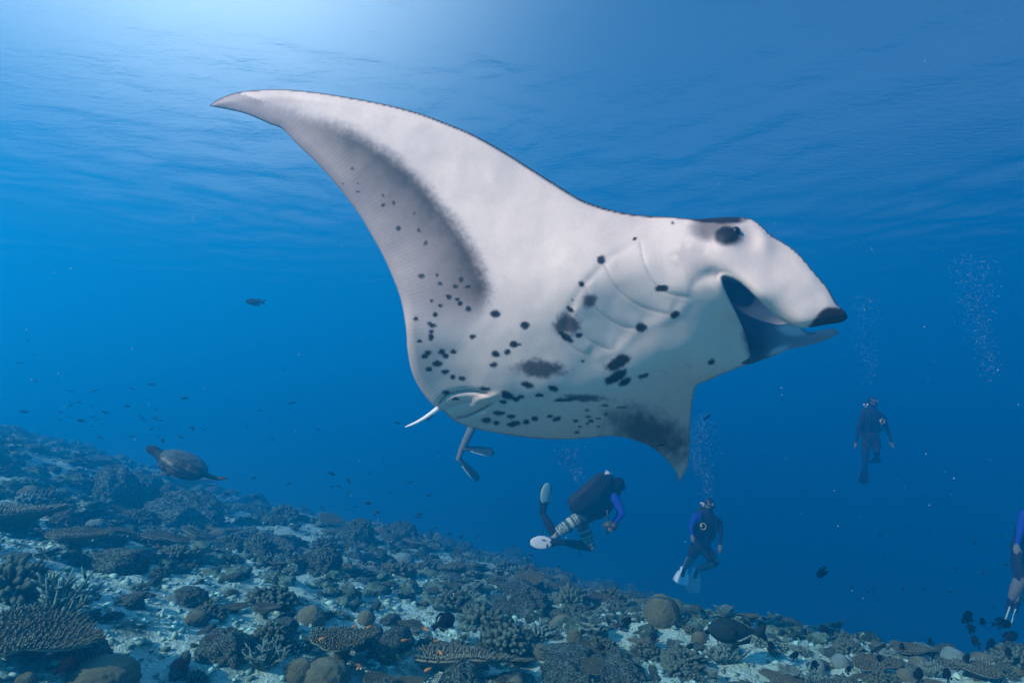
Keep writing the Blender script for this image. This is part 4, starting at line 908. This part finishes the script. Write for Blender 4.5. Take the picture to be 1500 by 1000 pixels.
# ------------------------------------------------------------------ fish
def fish_mesh(m, deep=.42, thick=.2, tail=.32, fork=.5, dorsal=.16):
    b = MB(); xs = np.linspace(0, 1, 13); prof = np.sin(np.pi*np.clip(xs, .01, .985)**.72)**.85; prof[-1] = .16; prof[-2] = max(prof[-2], .2); V = []; K = 10
    for x, p_ in zip(xs, prof):
        for j in range(K):
            a = 2*math.pi*j/K; V.append((.5-x*.78, math.cos(a)*p_*thick*.5, math.sin(a)*p_*deep*.5))
    Fc = [(i*K+j, (i+1)*K+j, (i+1)*K+(j+1) % K, i*K+(j+1) % K) for i in range(12) for j in range(K)]+[tuple(range(K)), tuple(12*K+j for j in range(K))[::-1]]
    b.add(V, Fc)
    def blade(pts, t=.008):
        n = len(pts); V = [(x, t*s*.5, z) for s in (-1, 1) for x, z in pts]
        b.add(V, [tuple(range(n)), tuple(range(2*n-1, n-1, -1))]+[(i, n+i, n+(i+1) % n, (i+1) % n) for i in range(n)])
    blade([(-.25, .04), (-.34, .08), (-.5, tail*.5), (-.5+.09*fork*2, 0), (-.5, -tail*.5), (-.34, -.08), (-.25, -.04)], .02)
    blade([(.22, deep*.44), (.05, deep*.5+dorsal*.7), (-.2, deep*.32+dorsal), (-.24, deep*.2), (-.05, deep*.42)])
    blade([(.0, -deep*.44), (-.12, -deep*.42-dorsal*.7), (-.23, -deep*.26-dorsal*.6), (-.24, -deep*.16), (-.1, -deep*.38)])
    blade([(.18, -.02), (.05, -.02-deep*.1), (.04, .05)], .06+thick)
    return b.mesh('fish', m)
M_BLKF = flat('black_fish', (.006, .007, .009), .8, .05, .3, 6); M_ORG = flat('orange_fish', (.50, .24, .06), .5, .3, .2, 6); M_GRYF = flat('grey_fish', (.012, .018, .024), .8, .05, .3, 6)
kf = NB('parrotfish_skin'); nn_ = kf.noise(9, 3, .6, kf.obj_coord()); kf.l(kf.mix(kf.ramp(nn_, .35, .65), (.008, .024, .036), (.018, .036, .03)), kf.b.inputs['Base Color']); kf.b.inputs['Roughness'].default_value = .8; kf.b.inputs['Specular IOR Level'].default_value = .05
F_TRIG = fish_mesh(M_BLKF, .52, .2, .36, .6, .17); F_OVAL = fish_mesh(M_BLKF, .66, .2, .26, .2, .1); F_ANT = fish_mesh(M_ORG, .34, .16, .32, 1.0, .08); F_GRY = fish_mesh(M_GRYF, .30, .16, .26, .8, .07); F_PAR = fish_mesh(kf.m, .42, .24, .30, .2, .07); F_SLIM = fish_mesh(M_GRYF, .17, .11, .14, .6, .03)
frng = random.Random(4)
def fish(name, me, px, py, Y, lpx, ang, label, group=None, yaw=None):
    P = at(px, py, Y); s = lpx*Y/F/.98
    o = obj(name, me, None, P, None, s)
    yw = yaw if yaw is not None else frng.uniform(-.5, .5)
    o.rotation_euler = (Matrix.Rotation(-R(ang), 3, 'Y') @ Matrix.Rotation(yw, 3, 'Z')).to_euler()
    return tag(o, label, 'fish', group)
def above(px, py, Y, clear=.12):
    P = at(px, py, Y)
    while float(ground_z(np.array([P.x]), np.array([P.y]))[0]) > P.z-clear and Y > 2: Y *= .96; P = at(px, py, Y)
    return Y
fish('triggerfish', F_OVAL, 649, 911, above(649, 911, 4.6), 34, 25, 'oval black fish hovering over rubble beside knobbly coral', yaw=.2)
fish('triggerfish', F_OVAL, 266, 972, above(266, 972, 2.9), 26, 205, 'small black fish hovering low over bare sand', yaw=.3)
fish('triggerfish', F_OVAL, 97, 976, above(97, 976, 2.3), 34, 25, 'black fish beside the spiky rimmed table coral', yaw=.2)
fish('triggerfish', F_TRIG, 1204, 837, 5.4, 20, 245, 'single black fish with trailing tail in open water above the ridge', yaw=.3)
fish('parrotfish', F_PAR, 1080, 923, above(1080, 921, 5.2, .26), 78, 180, 'large dusky parrotfish swimming along the ridge', yaw=.15)
fish('triggerfish', F_SLIM, 1286, 949, above(1286, 949, 4.2), 30, 20, 'slim dark fish just above the dim brown table coral', yaw=.2)
fish('reef_fish', F_GRY, 375, 442, 8.0, 32, 176, 'lone grey fish in open water behind the wing of the manta', yaw=.1)
for px, py, l, a_ in [(1418, 906, 26, 100), (1424, 921, 20, 140), (1440, 911, 14, 110), (1466, 913, 24, 10), (1452, 943, 24, 120), (1478, 934, 26, 35), (1430, 940, 18, 100), (1478, 956, 16, 80), (1416, 965, 16, 60), (1206, 921, 15, 5), (1131, 947, 16, 120), (1290, 963, 15, 160), (1164, 961, 18, 80), (1194, 974, 20, 120), (1243, 981, 14, 90), (1346, 990, 24, 60), (1388, 989, 20, 80), (917, 912, 20, 40), (958, 936, 14, 70), (1038, 926, 14, 150), (880, 948, 14, 20), (1364, 940, 12, 120), (1010, 948, 14, 40), (1322, 948, 13, 80)]:
    fish('triggerfish', F_TRIG, px, py, above(px, py, 4.8), l, a_, 'small black triggerfish in the loose school over the outer ridge', 'black triggerfish over the outer ridge')
for i in range(20):
    px, py = frng.uniform(468, 645), frng.uniform(915, 985)
    fish('anthias', F_ANT, px, py, above(px, py, 3.6+.8*frng.random(), .06), frng.uniform(9, 15), frng.choice([0, 180])+frng.uniform(-40, 40), 'little orange fish darting over the bush corals', 'orange fish over the bush corals')
for i in range(95):
    t = frng.random(); px = frng.uniform(0, 640); base = np.interp(px, [0, 300, 640], [600, 730, 790]); py = base-8-abs(frng.gauss(0, 75))
    if 205 < px < 345 and 645 < py < 710: continue
    if px > 585 and py < 645: continue
    fish('reef_fish', F_GRY if i % 3 else F_SLIM, px, py, frng.uniform(7, 13), frng.uniform(4, 12), frng.choice([0, 180])+frng.gauss(0, 20), 'tiny dark fish drifting in the water above the far slope', 'tiny fish above the far slope')
for i in range(26):
    px = frng.uniform(640, 860); py = frng.uniform(770, 850)
    fish('reef_fish', F_GRY, px, py, above(px, py, 8.5), frng.uniform(4, 8), frng.uniform(0, 360), 'tiny dark fish hugging the reef below the striped diver', 'tiny fish hugging the reef')
for i in range(22):
    px = frng.uniform(1230, 1480); py = frng.uniform(770, 900)
    fish('reef_fish', F_GRY, px, py, frng.uniform(8, 12), frng.uniform(5, 9), frng.uniform(0, 360), 'tiny dim fish scattered in open water past the outer ridge', 'tiny fish past the outer ridge')
fish('cleaner_fish', F_SLIM, 1036, 611, 3.35, 13, 35, 'slim pale cleaner fish under the lower wing of the manta', yaw=.1)
fish('cleaner_fish', F_SLIM, 967, 652, 3.6, 13, 10, 'slim dark cleaner fish at the edge of the blotched lower wing', yaw=.1)
fish('cleaner_fish', F_SLIM, 630, 612, 3.2, 13, 215, 'slim dark fish just under the tail of the manta', yaw=.1)

# ------------------------------------------------------------------ bubbles and drifting specks
k = NB('air_bubble'); k.b.inputs['Base Color'].default_value = (.20, .29, .35, 1); k.b.inputs['Roughness'].default_value = .12; k.b.inputs['Specular IOR Level'].default_value = .8
v1, f1 = ico(1); br = np.random.default_rng(21)
def specks(name, pts, S, m, label, flatz=.75):
    n = len(pts); fl = np.array([1, 1, flatz]); V = (v1[None]*fl*S[:, None, None]+pts[:, None]).reshape(-1, 3); Fx = (f1[None]+(np.arange(n)*len(v1))[:, None, None]).reshape(-1, 3)
    tag(obj(name, mk_mesh(name, V, Fx, m), None), label, kind='stuff')
def plume(px0, py0, px1, py1, Y, n, wid, s0, label):
    n = int(n*3.5); wid *= 1.6; s0 *= .45; t = br.random(n)**.8; px = px0+(px1-px0)*t+br.normal(size=n)*wid*(.35+.65*t)+4*np.sin(t*9); py = py0+(py1-py0)*t+br.normal(size=n)*4
    pts = np.array([at(a_, b_, Y+c_) for a_, b_, c_ in zip(px, py, br.normal(size=n)*.25)])
    specks('bubble_plume', pts, s0*(.25+br.random(n)**3*1.3), k.m, label)
plume(1034, 728, 1018, 610, 10, 320, 9, .016, 'rising bubbles above the bare legged diver')
plume(845, 706, 832, 655, 8.6, 120, 8, .013, 'faint bubbles rising behind the striped leggings diver')
plume(1452, 560, 1420, 375, 10, 330, 13, .018, 'tall column of bubbles rising in open water')
plume(1272, 560, 1262, 430, 12, 170, 9, .016, 'thin stream of bubbles above the black clad diver')
plume(1345, 330, 1310, 210, 13, 170, 18, .016, 'loose cloud of bubbles near the surface')
plume(1425, 150, 1410, 40, 11, 90, 26, .014, 'sparse bubbles dispersing under the surface')
kp = flat('plankton', (.45, .52, .55), .6, .3)
n = 230; px = br.uniform(0, 1500, n); py = br.uniform(0, 900, n); Yd = br.uniform(1.6, 7, n)
keep = ~inside(np.stack([px, py], -1), OUT1) | (Yd < 2.2)
pts = np.array([at(a_, b_, c_) for a_, b_, c_ in zip(px[keep], py[keep], Yd[keep])]); g = ground_z(pts[:, 0], pts[:, 1]); ok = pts[:, 2] > g+.1
specks('drifting_plankton', pts[ok], (.0008+.0016*br.random(ok.sum())**4)*Yd[keep][ok]*.55, kp, 'pale specks of plankton drifting in the water', 1)
